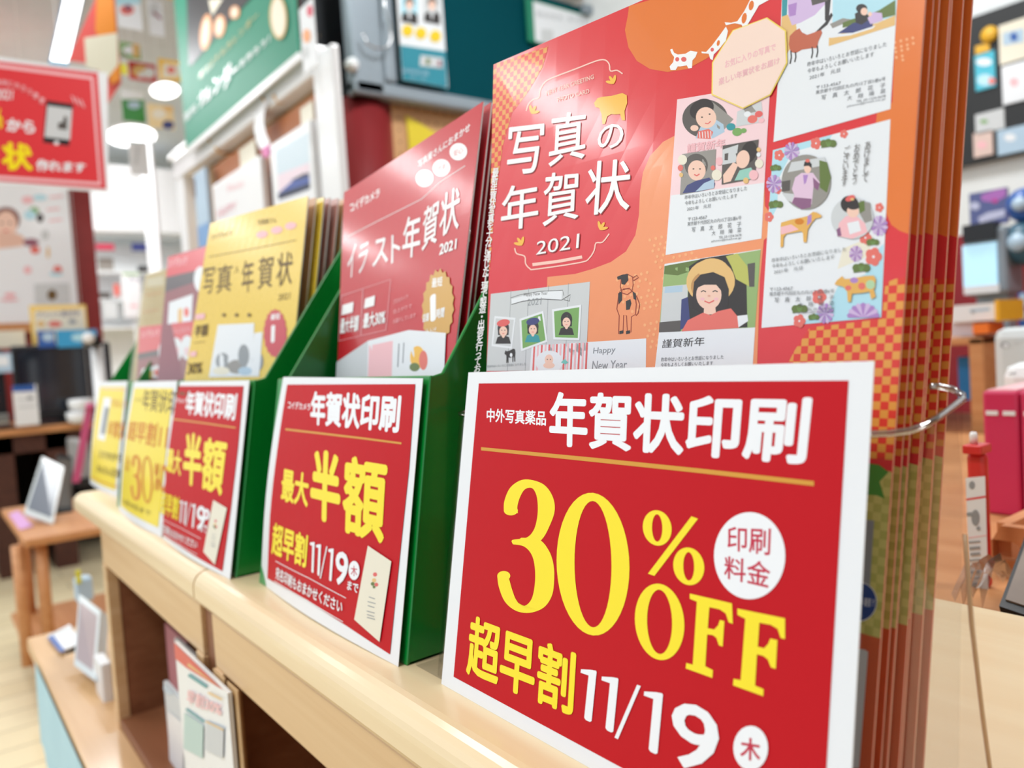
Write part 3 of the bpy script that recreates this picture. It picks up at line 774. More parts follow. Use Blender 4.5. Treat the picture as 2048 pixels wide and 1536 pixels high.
# ---- card A (pink)
A.p('photo_card', mat('card_pink', (248, 214, 218), 0.38, coat=0.4), [(108, 392), (475, 330), (456, 650), (440, 940), (62, 1005), (90, 640)])
A.p('photo_card', W2, [(84, 770), (450, 720), (440, 940), (62, 1005)])
def ovalphoto(cx, cy, rx, ry, bg): A.e('small_photo', bg, cx, cy, rx, ry, n=36)
GB = mat('photo_grey', (150, 146, 140), 0.4, coat=0.4); GD = mat('photo_dark', (84, 78, 74), 0.4, coat=0.4)
PB = mat('photo_pale_blue', (178, 204, 224), 0.4, coat=0.4)
ovalphoto(218, 468, 90, 76, GD)
A.p('small_photo', GB, [(245, 400), (330, 470), (285, 520), (230, 470)])
A.p('small_photo', PB, [(180, 545), (200, 500), (255, 468), (290, 490), (295, 520), (250, 545)])
A.e('small_photo', HAIR, 205, 430, 50, 38, rot=-.5); A.e('small_photo', SKIN, 222, 464, 40, 42, rot=-.4); A.e('small_photo', SKIN, 176, 505, 16, 12)
for (x, y) in ((206, 462), (236, 450)): A.e('small_photo', INK, x, y, 4, 3, n=8)
A.line('small_photo', ROSE, [(218, 486), (230, 488), (240, 478)], 4)
A.p('small_photo', CORAL, [(188, 545), (190, 518), (232, 508), (250, 520), (240, 548)])
for k in range(5): A.line('small_photo', W2, [(196 + k * 11, 520 - k), (198 + k * 11, 544)], 3)
A.p('small_photo', LGREY, [(345, 440), (440, 400), (448, 480), (340, 500)]); A.p('small_photo', GB, [(370, 430), (400, 415), (420, 440), (380, 450)])
for (x, y, r, m) in ((405, 470, 20, CORAL), (430, 450, 16, ROSE), (385, 450, 14, W2), (320, 500, 18, TEALP), (345, 520, 20, GREENP), (370, 515, 12, GREENP), (440, 475, 12, PINK)):
    A.e('flowers', m, x, y, r, r * .8, rot=-.2, n=14)
A.t('small_lettering', PINK, '謹賀新年', [(148, 568), (300, 545), (298, 580), (146, 605)], 0.03)
for (q, hx, hy, sk, cc) in (([(128, 608), (262, 588), (254, 742), (120, 768)], 186, 670, SKIN, NAVY), ([(288, 575), (430, 550), (415, 705), (284, 728)], 372, 625, SKIN, mat('mint2', (150, 205, 190), .4))):
    A.p('small_photo', GB if hx < 300 else GD, q)
    if hx < 300:
        A.e('small_photo', GD, hx - 2, hy - 18, 46, 46); A.e('small_photo', sk, hx, hy + 2, 35, 40)
        A.p('small_photo', cc, [(130, 762), (148, 730), (185, 712), (235, 700), (258, 722), (254, 742), (190, 756)])
        A.p('small_photo', PB, [(180, 756), (215, 722), (255, 705), (254, 742)])
        for x in (-13, 13): A.e('small_photo', INK, hx + x, hy - 4, 4, 2.5, n=8)
        A.line('small_photo', ROSE, [(hx - 10, hy + 18), (hx, hy + 23), (hx + 11, hy + 16)], 5)
    else:
        A.p('small_photo', LGREY, [(288, 590), (350, 570), (340, 640), (286, 650)])
        A.e('small_photo', HAIR, 392, 600, 30, 44, rot=.3); A.e('small_photo', sk, 368, 628, 26, 36, rot=.2)
        A.p('small_photo', sk, [(290, 690), (330, 640), (350, 650), (320, 715), (292, 722)]); A.p('small_photo', cc, [(335, 712), (355, 672), (400, 660), (418, 690), (415, 705)])
for (x, y, r, m) in ((130, 630, 20, CREAM), (122, 662, 12, CORAL), (265, 690, 22, CREAM), (275, 636, 16, PINK), (250, 662, 10, CORAL), (432, 645, 18, CREAM), (410, 690, 20, PINK), (430, 590, 9, STRAW), (430, 610, 9, W2), (380, 712, 12, STRAW), (125, 690, 9, STRAW)):
    A.e('flowers', m, x, y, r * .9, r, n=16)
def greet(x, y, w_, k=1.0, sh=-0.165, m=None):
    m = m or mat('text_grey', (112, 116, 120), 0.5)
    q = lambda a, b, c, h: [(x + a, y + b + sh * a), (x + c, y + b + sh * c), (x + c - 1, y + b + h + sh * c), (x + a - 1, y + b + h + sh * a)]
    A.t('small_lettering', m, '昨年中はいろいろとお世話になりました', q(0, 0, w_, 17 * k), 0.0)
    A.t('small_lettering', m, '今年もよろしくお願いいたします', q(0, 23 * k, w_ * .84, 17 * k), 0.0)
    A.t('small_lettering', m, '2021年　元旦', q(8, 48 * k, w_ * .42, 15 * k), 0.0)
def address(x, y, w_, sh=-0.165):
    m = mat('text_grey', (112, 116, 120), 0.5)
    q = lambda a, b, c, h: [(x + a, y + b + sh * a), (x + c, y + b + sh * c), (x + c - 1, y + b + h + sh * c), (x + a - 1, y + b + h + sh * a)]
    A.t('small_lettering', m, '〒123-4567', q(2, 0, w_ * .36, 13), 0.0)
    A.t('small_lettering', m, '東京都千代田区丸の内15丁目5番6号', q(0, 17, w_, 16), 0.0)
    A.t('small_lettering', m, '写　真　太　郎　花　子', q(w_ * .08, 40, w_, 20), 0.004)
    A.t('small_lettering', m, '大　翔　陽　菜', q(w_ * .45, 64, w_, 18), 0.004)
    A.t('small_lettering', m, 'TEL 03-1234-5678', q(w_ * .58, 88, w_, 10), 0.0)
    A.t('small_lettering', m, 'photo@mail.ne.jp', q(w_ * .45, 100, w_, 10), 0.0)
greet(140, 770, 245, 1.0, -0.15); address(150, 858, 212, -0.12)
A.reset()
# ---- card B (top right)
A.p('photo_card', W2, [(524, -180), (978, -180), (975, 0), (948, 430), (487, 560), (510, 250), (520, 0)])
A.p('small_photo', TEALP, [(522, -60), (545, -60), (540, 60), (520, 66)]); A.p('small_photo', STRAW, [(520, 66), (575, 48), (580, 150), (512, 258), (510, 200)])
A.p('small_photo', MAUVE, [(543, -80), (700, -120), (690, 40), (650, 72), (560, 100), (545, 60)]); A.p('small_photo', LILAC, [(545, 20), (580, 10), (575, 60), (550, 66)])
A.p('small_photo', W2, [(575, 100), (650, 60), (735, -30), (735, 60), (700, 110), (600, 135)]); A.p('small_photo', INK, [(690, -20), (716, -25), (704, 90), (690, 80)])
A.p('small_photo', GD, [(630, -30), (715, -50), (700, 5), (640, 22)])
A.p('small_photo', SKY, [(722, -120), (975, -160), (970, 70), (720, 100)]); A.p('small_photo', GB, [(710, 95), (760, 72), (800, 78), (720, 112)]); A.p('small_photo', OLIVE, [(760, 90), (800, 75), (860, 60), (905, 40), (968, 0), (968, 60), (760, 110)])
A.p('small_photo', STRAW, [(706, 150), (800, 118), (900, 90), (968, 60), (966, 100), (705, 182)]); A.p('small_photo', W2, [(710, 140), (790, 130), (890, 100), (880, 112), (790, 140), (712, 150)])
A.p('small_photo', NAVY, [(740, 132), (800, 92), (850, 78), (880, 85), (878, 105), (800, 130)]); A.p('small_photo', INK, [(812, 90), (808, 55), (832, 40), (862, 60), (858, 82), (835, 98)])
A.e('small_photo', HAIR, 835, 34, 22, 18); A.e('small_photo', SKIN, 845, 46, 14, 15); A.p('small_photo', MAUVE, [(858, 72), (880, 48), (915, 52), (918, 80), (870, 96)]); A.e('small_photo', SKIN, 868, 56, 8, 9)
BR = mat('cow_russet', (196, 98, 66), 0.45, coat=0.3)
A.p('cow_picture', BR, [(548, 175), (552, 142), (572, 122), (590, 112), (600, 128), (620, 138), (650, 128), (672, 112), (680, 130), (664, 165), (660, 190), (640, 190), (600, 196), (575, 210), (555, 205)])
A.p('cow_picture', INK, [(655, 125), (690, 90), (715, 50), (722, 60), (700, 98), (672, 120)])
for (x, y, y2) in ((556, 200, 252), (574, 205, 245), (640, 185, 230), (660, 180, 226)): A.line('cow_picture', INK, [(x, y), (x + 2, (y + y2) / 2), (x - 3, y2)], 5)
greet(622, 245, 312, 1.15, -0.26); address(655, 340, 275, -0.2)
A.off += 0.0003
# ---- hexagon over both
cx, cy = 397, 250
A.p('hexagon', HXB, hexp); A.off += .00008; A.p('hexagon', HX, [(cx + (x - cx) * .965, cy + (y - cy) * .975) for x, y in hexp])
A.t('hexagon_lettering', PINK, 'お気に入りの写真で', [(300, 240), (500, 170), (500, 200), (300, 272)], 0.02)
A.t('hexagon_lettering', PINK, '楽しい年賀状をお届け', [(275, 310), (515, 225), (515, 252), (275, 340)], 0.02)
A.reset()
# ---- card C
A.p('photo_card', W2, [(485, 592), (948, 470), (912, 1250), (440, 1292), (462, 940)])
A.p('photo_card', SKY, [(485, 592), (720, 530), (700, 560), (560, 600), (510, 700), (500, 820), (470, 880), (475, 740)])
A.p('photo_card', SKY, [(918, 1100), (912, 1250), (600, 1278), (640, 1240), (700, 1220), (740, 1130), (850, 1080), (880, 1000), (922, 960)])
A.p('photo_card', CREAM, [(760, 980), (880, 930), (860, 1010), (740, 1060)])
def plum(x, y, r, m=CORAL):
    A.step = .000002
    for k in range(5): A.e('flowers', m, x + .55 * r * math.cos(1.257 * k), y + .6 * r * math.sin(1.257 * k), r * .5, r * .55, n=10)
    A.e('flowers', W2, x, y, r * .16, r * .18, n=8); A.step = .000004
def mum(x, y, r, m=LILAC, m2=MAUVE):
    A.off += .000004; A.step = 0
    for k in range(12):
        a = 2 * math.pi * k / 12; b = a + .40
        A.p('flowers', m if k % 2 else m2, [(x, y), (x + .85 * r * math.cos(a - .02), y + r * math.sin(a - .02)), (x + .9 * r * math.cos((a + b) / 2), y + 1.08 * r * math.sin((a + b) / 2)), (x + .85 * r * math.cos(b), y + r * math.sin(b))])
    A.step = .000004
def pine(x, y, w_):
    A.step = .000002
    for k in (-1, 0, 1): A.e('flowers', OLIVE, x + k * w_ * .3, y - (4 if k == 0 else 0), w_ * .26, w_ * .26, n=10)
    A.p('flowers', OLIVE, [(x - w_ * .5, y + w_ * .3), (x - w_ * .4, y), (x + w_ * .45, y - w_ * .08), (x + w_ * .5, y + w_ * .16)])
    for k in (-1, 0, 1): A.line('flowers', GREENP, [(x + k * 3, y + w_ * .2), (x + k * 9, y - w_ * .12)], 2)
    A.step = .000004
for a_ in ((510, 612, 20), (655, 565, 22), (765, 528, 16), (470, 855, 18), (505, 750, 14), (905, 818, 17), (850, 937, 24), (882, 1012, 33), (668, 1170, 28)): plum(*a_)
plum(590, 1265, 24)
for a_ in ((560, 596, 34), (490, 725, 34), (905, 890, 38), (813, 1000, 30), (692, 1235, 38)): mum(*a_)
for k in range(9):
    a = math.pi + math.pi * k / 9; b = a + .34
    A.p('flowers', MAUVE if k % 2 else LILAC, [(842, 1252), (842 + 60 * math.cos(a), 1252 + 55 * math.sin(a)), (842 + 66 * math.cos((a + b) / 2), 1252 + 60 * math.sin((a + b) / 2)), (842 + 60 * math.cos(b), 1252 + 55 * math.sin(b))])
for a_ in ((705, 566, 58), (497, 662, 40), (498, 806, 52), (880, 955, 46), (835, 1056, 64), (592, 1217, 58), (648, 1250, 40)): pine(*a_)
ovalphoto(618, 718, 97, 108, GB)
A.p('small_photo', LGREY, [(560, 640), (690, 620), (700, 650), (545, 680)]); A.p('small_photo', GD, [(522, 716), (556, 710), (554, 752), (522, 756)])
A.p('small_photo', OLIVE, [(670, 632), (700, 640), (716, 700), (700, 760), (672, 740)]); A.p('small_photo', LGREY, [(522, 760), (570, 765), (575, 805), (545, 790)])
KIM = mat('kimono_pink', (228, 198, 222), 0.4, coat=0.4); KIM2 = mat('kimono_plum', (140, 90, 130), 0.4, coat=0.4)
A.p('small_photo', KIM, [(575, 700), (600, 682), (645, 682), (672, 720), (665, 745), (648, 730), (640, 805), (560, 800), (572, 770), (562, 745)])
A.p('small_photo', KIM2, [(645, 700), (672, 725), (664, 752), (648, 738)]); A.p('small_photo', KIM2, [(562, 800), (572, 778), (640, 784), (636, 818), (600, 826)])
A.p('small_photo', LILAC, [(606, 690), (626, 690), (618, 720), (610, 728)])
A.e('small_photo', SKIN, 624, 664, 14, 20); A.p('small_photo', HAIR, [(608, 656), (612, 638), (628, 632), (640, 648), (640, 664), (628, 654)]); A.e('small_photo', CORAL, 624, 634, 9, 7)
ovalphoto(800, 860, 84, 82, LGREY)
A.p('small_photo', GB, [(830, 790), (870, 800), (880, 870), (850, 880), (828, 840)]); A.p('small_photo', OLIVE, [(822, 800), (848, 790), (850, 830), (830, 842)])
A.p('small_photo', PINK, [(740, 930), (748, 880), (775, 852), (815, 850), (850, 880), (860, 915), (800, 942)]); A.p('small_photo', KIM2, [(738, 905), (752, 895), (758, 930), (742, 932)]); A.p('small_photo', W2, [(780, 880), (825, 870), (835, 910), (790, 925)])
A.e('small_photo', HAIR, 790, 806, 36, 34, rot=.3); A.e('small_photo', SKIN, 803, 834, 24, 24); A.e('small_photo', HAIR, 805, 814, 24, 13); A.e('small_photo', ROSE, 792, 782, 20, 11, rot=-.4); A.e('small_photo', STRAW, 800, 786, 8, 5)
YC = mat('cow_ochre', (232, 178, 84), 0.45, coat=0.3)
A.p('cow_picture', YC, [(518, 895), (520, 878), (560, 866), (600, 858), (625, 852), (645, 835), (660, 838), (680, 850), (676, 858), (655, 862), (640, 880), (625, 905), (620, 955), (608, 955), (606, 920), (600, 912), (540, 922), (530, 935), (528, 972), (517, 975), (518, 930)])
A.p('cow_picture', PINK, [(518, 895), (560, 885), (590, 905), (540, 920), (520, 925)]); A.p('cow_picture', LILAC, [(625, 852), (640, 845), (640, 875), (622, 890)]); A.e('cow_picture', ORI, 592, 874, 18, 12)
A.p('cow_picture', YC, [(730, 1120), (740, 1105), (760, 1088), (770, 1100), (800, 1098), (850, 1088), (885, 1086), (893, 1100), (890, 1135), (885, 1140), (893, 1170), (875, 1180), (868, 1150), (840, 1155), (800, 1158), (795, 1190), (783, 1190), (780, 1150), (765, 1130), (745, 1125)])
A.e('cow_picture', LILAC, 808, 1105, 16, 11); A.e('cow_picture', CORAL, 785, 1135, 12, 10); A.e('cow_picture', TEALP if False else mat('mint3', (180, 214, 170), .4), 872, 1122, 18, 18); A.e('cow_picture', CORAL, 838, 1128, 14, 14)
for (x, s_) in ((850, 'あけまして'), (808, 'おめでとう'), (768, 'ございます')):
    A.t('small_lettering', GD, s_, [(x, 560 + (850 - x) * .22), (x + 24, 555 + (850 - x) * .22), (x + 12, 715 + (850 - x) * .2), (x - 12, 720 + (850 - x) * .2)], -0.004, vertical=True)
greet(484, 1018, 292, 1.0, -0.155); address(474, 1134, 255, -0.05)
A.reset()
# ---- card D (girl in a straw hat)
A.p('photo_card', W2, [(58, 1040), (437, 982), (415, 1290), (405, 1450), (20, 1450), (36, 1310)])
A.p('small_photo', mat('photo_green', (150, 180, 110), .4, coat=.4), [(58, 1048), (437, 984), (415, 1290), (36, 1310)])
A.p('small_photo', OLIVE, [(58, 1048), (200, 1022), (190, 1060), (110, 1085), (56, 1080)])
A.p('small_photo', LGREY, [(52, 1130), (150, 1120), (145, 1290), (40, 1298)]); A.p('small_photo', PB, [(60, 1130), (130, 1125), (128, 1150), (58, 1155)])
A.p('small_photo', GD, [(38, 1270), (125, 1262), (122, 1306), (36, 1310)]); A.p('small_photo', INK, [(155, 1050), (200, 1020), (330, 1000), (380, 1060), (385, 1290), (140, 1300), (125, 1220), (150, 1180)])
A.p('small_photo', mat('hood_lime', (190, 192, 90), .4, coat=.4), [(300, 1010), (345, 998), (385, 1050), (395, 1130), (340, 1100), (322, 1050)])
A.p('small_photo', NAVY, [(125, 1180), (150, 1170), (160, 1280), (120, 1300)]); A.p('small_photo', GD, [(385, 1040), (415, 1035), (412, 1130), (392, 1130)])
A.e('small_photo', STRAW, 240, 1110, 96, 88, rot=-.1); A.e('small_photo', mat('straw_shade', (196, 146, 88), .45), 232, 1128, 70, 62, rot=-.1)
A.e('small_photo', STRAW, 250, 1062, 62, 44, rot=.1)
A.p('small_photo', HAIR, [(175, 1110), (200, 1082), (250, 1072), (295, 1092), (312, 1140), (310, 1200), (300, 1228), (262, 1232), (200, 1232), (165, 1215), (170, 1160)])
A.e('small_photo', SKIN, 233, 1162, 50, 58); A.p('small_photo', HAIR, [(180, 1150), (182, 1110), (215, 1088), (262, 1090), (288, 1120), (284, 1148), (262, 1122), (215, 1122), (192, 1132)])
A.p('small_photo', SKIN, [(215, 1205), (258, 1205), (262, 1238), (212, 1240)])
A.p('small_photo', CORAL, [(125, 1306), (150, 1262), (210, 1232), (240, 1242), (270, 1226), (320, 1215), (345, 1245), (352, 1292)])
A.p('small_photo', W2, [(345, 1245), (385, 1240), (388, 1265), (350, 1290)])
for x in (212, 258): A.line('small_photo', INK, [(x - 10, 1150), (x, 1145), (x + 10, 1150)], 4); A.e('small_photo', PINK, x - 4 if x < 230 else x + 4, 1178, 9, 6)
A.line('small_photo', ROSE, [(216, 1186), (234, 1194), (254, 1184)], 5); A.e('small_photo', mat('skin_shade', (228, 170, 150), .5), 234, 1166, 6, 4)
A.t('small_lettering', INK, '謹賀新年', [(52, 1338), (218, 1326), (214, 1362), (48, 1372)], 0.004)
m_ = mat('text_grey')
A.t('small_lettering', m_, '昨年中はいろいろとお世話になりました', [(46, 1408), (292, 1398), (291, 1414), (45, 1426)], 0)
A.t('small_lettering', m_, '今年もよろしくお願いいたします', [(44, 1430), (250, 1422), (249, 1438), (43, 1446)], 0)
A.reset()
# ---- things low on the cover, seen through the holder
A.z = (1700, 750, 3.839)
A.p('ribbon_picture', mat('ribbon_green', (70, 150, 50), .4, coat=.3), [(60, 690), (145, 678), (225, 690), (297, 745), (228, 820), (268, 950), (210, 925), (135, 918), (50, 925)])
A.p('photo_card', GREY, [(20, 1100), (187, 1118), (175, 1300), (148, 1720), (20, 1700)])
A.z = (1700, 1150, 3.98)
A.p('photo_card', LGREY, [(30, 580), (120, 594), (146, 612), (140, 690), (75, 1536), (20, 1536)])
A.e('blue_disc', W2, 70, 212, 147, 160); A.e('blue_disc', mat('disc_blue', (24, 66, 140), .4, coat=.3), 70, 212, 141, 153)
A.t('small_lettering', W2, 'お手軽！', [(0, 160), (195, 190), (190, 250), (-5, 260)], 0.0)
A.done()

# ================================================================== clear holder
HX0 = lambda z: 1.212 + 0.186 * (z + 1)
hold = thing('clear_holder', U(1.4, 1.35, -1), 'clear plastic brochure holder standing on the worktop behind the 30% sign', 'holder')
ACR = clear('clear_acrylic', tint=(0.90, 0.90, 0.905), gl=0.02, edge=0.13)
EDGE = mat('acrylic_edge', (210, 214, 216), 0.12, coat=0.6)
# wall outline in plan, lofted from the base to the rim; rounded front corners
def plan(z):
    f = HX0(z); r = 0.14; yr, yl = 0.668, 2.125; back = 1.62 + (z + 0.16) * 0.12
    P = [(back, yr), (back - 0.1, yr)] + [(back - 0.1 - (back - 0.1 - f - r) * k / 4, yr) for k in range(1, 5)]
    P += [(f + r - r * math.sin(a), yr + r - r * math.cos(a)) for a in [math.pi / 2 * k / 6 for k in range(1, 7)]]
    P += [(f, yr + r + (yl - yr - 0.1 - r) * k / 4) for k in range(1, 5)]
    P += [(f + 0.1 - 0.1 * math.cos(a), yl - 0.1 + 0.1 * math.sin(a)) for a in [math.pi / 2 * k / 4 for k in range(1, 5)]]
    P += [(back, yl)]
    return P
rimz = lambda k, n: -0.158
zs = [-0.998, -0.8, -0.6, -0.4, -0.2]
rows = [plan(z) for z in zs]; n = len(rows[0])
vs = [U(x, y, z + (0.045 * max(0, (x - 1.42) / 0.2) if z > -0.3 else 0)) for z, row in zip(zs, rows) for x, y in row]
fs = [(j * n + i, j * n + i + 1, (j + 1) * n + i + 1, (j + 1) * n + i) for j in range(len(zs) - 1) for i in range(n - 1)]
raw('front_wall', vs, fs, ACR, hold, smooth=True)
rim = [U(x, y, -0.2 + 0.045 * max(0, (x - 1.42) / 0.2)) for x, y in rows[-1]]
cu = [U(1.632, 0.675, -0.150), U(1.625, 0.69, -0.138), U(1.60, 0.705, -0.130), U(1.585, 0.715, -0.128)]
bm = bmesh.new(); bm_tube(bm, cu[::-1] + rim, 0.0011, 8); frombm('rim', bm, clear('acrylic_rim', (0.8, 0.8, 0.8), 0.45, 0.08, 0.9), hold, True)
bm = bmesh.new(); bm_tube(bm, [U(1.60, 0.668, -0.42), U(1.615, 0.668, -0.6), U(1.65, 0.668, -0.8), U(1.69, 0.668, -0.99)], 0.0007, 6)
frombm('back_edge', bm, mat('amber_edge', (206, 170, 130), .3), hold, True)
box('base_plate', HX0(-1) * S, 1.70 * S, 0.64 * S, 2.18 * S, CT + 0.0002, CT + 0.0022, ACR, hold)
raw('back_wall', [U(1.66, .66, -.98), U(1.66, 2.18, -.98), U(1.80, 2.15, -.2), U(1.80, .76, -.2)], [(0, 1, 2, 3)], ACR, hold)

# ================================================================== red catalogues (second box)
RCV = mat('catalogue_crimson', (200, 26, 46), 0.3, coat=0.35, croughn=0.12)
RDK = mat('catalogue_crimson_back', (196, 30, 46), 0.35, coat=0.4)
GLD = mat('badge_gold', (214, 164, 76), 0.35, coat=0.4)
rTL = at(688, 385, 'x', 1.78 * S); rTR = at(966, 203, 'x', 1.73 * S); rBL = at(674, 745, 'x', 1.61 * S); rBR = at(905, 745, 'x', 1.50 * S)
def down(T, B, z):
    k = (z - B.z) / (T.z - B.z); return B + (T - B) * k
zl = CT + 0.0135 * S + 0.001
def pile(name, TL, TR, BL, BR, offs, m_front, m_back, label0, labelk, group, n=None):
    out = []
    b0, b1 = down(TL, BL, zl), down(TR, BR, zl)
    for k, (dx, dy, mm) in enumerate(offs):
        d = Vector((dx, dy, 0))
        sh = Sheet(b0 + d, b1 + d, TR + d, TL + d, flat=False)
        t = thing(name, (b0 + b1) / 2 + d, label0 if k == 0 else labelk % ordn[k - 1], 'catalogue', group)
        sh.grid('pages', PAPER, t, 0.0008, off=-0.0002); sh.grid('cover', mm or (m_front if k == 0 else m_back), t, 0.0002)
        out.append((t, sh))
    return out
R = pile('red_catalogue', rTL, rTR, rBL, rBR, [(0, 0, None), (.005, -.001, None), (.009, 0, None), (.014, -.002, None), (.019, 0.001, None)], RCV, RDK,
         'glossy red catalogue at the front of the green box, cover with gold badge', '%s glossy red catalogue counted from the front of its green box', 'red catalogues in the green box')
A = Art(R[0][1], R[0][0], base=0.00003, step=0.00001); A.z = (640, 180, 2.5611)
A.t('lettering', TIT, 'コイデカメラ', [(152, 580), (308, 498), (304, 548), (158, 628)], 0.03)
A.t('lettering', TIT, '写真屋さんにおまかせ', [(504, 362), (770, 165), (768, 208), (504, 402)], 0.02)
for q, s_ in (([(496, 425), (582, 390), (574, 480), (494, 515)], '早い'), ([(588, 382), (664, 335), (660, 420), (582, 458)], '簡単'), ([(668, 300), (758, 250), (752, 330), (662, 385)], '安心')):
    cx = sum(p[0] for p in q) / 4; cy = sum(p[1] for p in q) / 4
    A.e('pill_marks', TIT, cx, cy, 46, 44, rot=-.5); A.t('lettering', RCV, s_, [(cx + (x - cx) * .55, cy + (y - cy) * .4) for x, y in q], 0.0)
A.line('rule', TIT, [(145, 750), (280, 680), (420, 610), (520, 560), (620, 470), (745, 388)], 3)
for s_, q in (('イ', [(150, 800), (188, 778), (178, 950), (138, 975)]), ('ラ', [(205, 800), (255, 770), (235, 920), (190, 950)]), ('ス', [(282, 770), (345, 750), (350, 880), (268, 910)]), ('ト', [(368, 745), (415, 730), (412, 870), (366, 890)]),
              ('年', [(432, 660), (522, 620), (512, 850), (420, 868)]), ('賀', [(535, 610), (618, 550), (600, 780), (520, 830)]), ('状', [(625, 540), (725, 480), (712, 710), (610, 760)])):
    A.t('title_lettering', TIT, s_, q, 0.012)
A.t('title_lettering', TIT, '2021', [(616, 790), (705, 760), (700, 815), (612, 848)], 0.03)
for q in ([(112, 1055), (365, 970), (340, 1230), (98, 1285)],): A.line('rule', PINK, q + [q[0]], 3)
A.line('rule', PINK, [(222, 1020), (212, 1255)], 3)
A.p('pill_marks', TIT, [(118, 1102), (175, 1085), (170, 1138), (112, 1155)]); A.p('pill_marks', TIT, [(234, 1070), (285, 1052), (280, 1105), (228, 1120)])
A.t('lettering', TIT, '最大半額', [(110, 1170), (205, 1150), (198, 1235), (104, 1252)], 0.03); A.t('lettering', TIT, '最大30%', [(228, 1145), (342, 1118), (335, 1200), (222, 1225)], 0.03)
for k, s_ in enumerate(('プロのカメラ', '仕上がりで', 'お届けしています')): A.t('lettering', PINK, s_, [(380, 1075 + 50 * k), (455 + 20 * k, 1045 + 48 * k), (453 + 20 * k, 1068 + 48 * k), (378, 1098 + 50 * k)], 0.0)
pts = []
for k in range(40):
    a = 2 * math.pi * k / 40; r = 1.0 if k % 2 else .9
    pts.append((608 + 84 * r * math.cos(a), 1115 + 200 * r * math.sin(a) - 20 * math.cos(a)))
A.p('gold_badge', GLD, pts)
A.t('lettering', TIT, '最短', [(578, 965), (632, 955), (630, 1005), (576, 1015)], 0.02); A.t('lettering', TIT, '1', [(568, 1055), (598, 1040), (598, 1180), (570, 1190)], 0.05)
A.t('lettering', TIT, '店頭', [(532, 1148), (565, 1140), (562, 1185), (530, 1192)], 0.03); A.t('lettering', TIT, '時間', [(602, 1122), (645, 1110), (640, 1165), (600, 1172)], 0.03); A.t('lettering', TIT, '仕上げ', [(545, 1225), (602, 1212), (600, 1250), (543, 1262)], 0.0)
A.p('card_picture', LGREY, [(88, 1395), (250, 1285), (246, 1480), (80, 1480)]); A.p('card_picture', W2, [(250, 1285), (460, 1230), (650, 1245), (640, 1480), (246, 1480)]); A.p('card_picture', PINK, [(256, 1310), (378, 1285), (372, 1480), (250, 1480)])
A.e('card_picture', LEAF, 505, 1370, 38, 58); A.e('card_picture', CORAL, 535, 1385, 22, 50); A.e('card_picture', OLIVE, 490, 1420, 26, 22); A.line('card_picture', GREY, [(410, 1300), (404, 1420)], 6); A.line('card_picture', GREY, [(435, 1295), (430, 1400)], 5)
A.done()
# staples of the catalogue spines
for k, (u, v) in enumerate([(941, 448), (950, 452), (957, 455)]):
    p = at(u, v, 'x', (1.64 + .03 * k) * S); q = at(u - 2, v + 36, 'x', (1.62 + .03 * k) * S)
    tube('staple', [p, q], 0.0004, STEEL, R[k][0], 6)

# ================================================================== yellow catalogues (third box)
YCV = mat('catalogue_yellow', (240, 204, 62), 0.28, coat=0.6)
YTN = mat('catalogue_tan', (206, 152, 96), 0.35, coat=0.4); YPK = mat('catalogue_dusty_pink', (190, 130, 116), 0.35, coat=0.4)
yTL = at(420, 447, 'x', 1.52 * S); yTR = at(616, 392, 'x', 1.72 * S); yBL = at(370, 752, 'x', 1.33 * S); yBR = at(582, 752, 'x', 1.52 * S)
Y = pile('yellow_catalogue', yTL, yTR, yBL, yBR, [(0, 0, None), (.008, .003, YTN), (.014, 0, None), (.020, .001, YPK), (.027, 0, YPK), (.033, .001, YTN), (.040, 0, YPK), (.046, 0, None)], YCV, YCV,
         'glossy yellow catalogue with dark title, at the front of the third box', '%s catalogue counted from the front of the yellow pile', 'catalogues behind the yellow cover')
A = Art(Y[0][1], Y[0][0], base=0.00005, step=0.00001); A.z = (250, 350, 3.571)
for s_, q in (('写', [(562, 670), (645, 655), (632, 840), (556, 858)]), ('真', [(660, 650), (775, 630), (755, 830), (652, 850)]), ('入', [(785, 650), (820, 640), (812, 700), (780, 705)]), ('年', [(838, 615), (925, 595), (915, 830), (832, 848)]), ('賀', [(958, 590), (1070, 570), (1050, 800), (946, 820)]), ('状', [(1090, 560), (1208, 540), (1190, 780), (1078, 800)])):
    A.t('title_lettering', BROWNI, s_, q, 0.008)
A.t('title_lettering', BROWNI, '2021', [(1098, 852), (1182, 838), (1178, 885), (1094, 898)], 0.0)
A.t('lettering', BROWNI, 'コイデカメラ', [(615, 425), (765, 390), (762, 430), (612, 465)], 0.0); A.t('lettering', BROWNI, '写真屋さん', [(950, 320), (1085, 300), (1082, 340), (948, 360)], 0.0)
for x in (980, 1085, 1185): A.e('pill_marks', PINK, x, 425 - (x - 980) * .3, 42, 26, rot=-.2)
A.line('rule', BROWNI, [(600, 585), (900, 530), (1225, 465)], 4)
A.p('card_picture', W2, [(665, 1070), (925, 1058), (912, 1440), (600, 1445)])
for (x, y, rx, ry, m) in ((700, 1330, 50, 60, GREY), (800, 1370, 70, 50, GB), (850, 1290, 40, 80, GREY), (690, 1400, 60, 30, CREAM), (950, 1330, 40, 70, GREY), (860, 1400, 50, 30, PB)): A.e('card_picture', m, x, y, rx, ry)
A.p('card_picture', W2, [(925, 1130), (985, 1122), (960, 1440), (905, 1440)])
pts = []
for k in range(36):
    a = 2 * math.pi * k / 36; r = 1.0 if k % 2 else .93
    pts.append((1075 + 85 * r * math.cos(a), 1130 + 175 * r * math.sin(a)))
A.p('red_badge', mat('badge_red', (206, 62, 72), .35, coat=.4), pts)
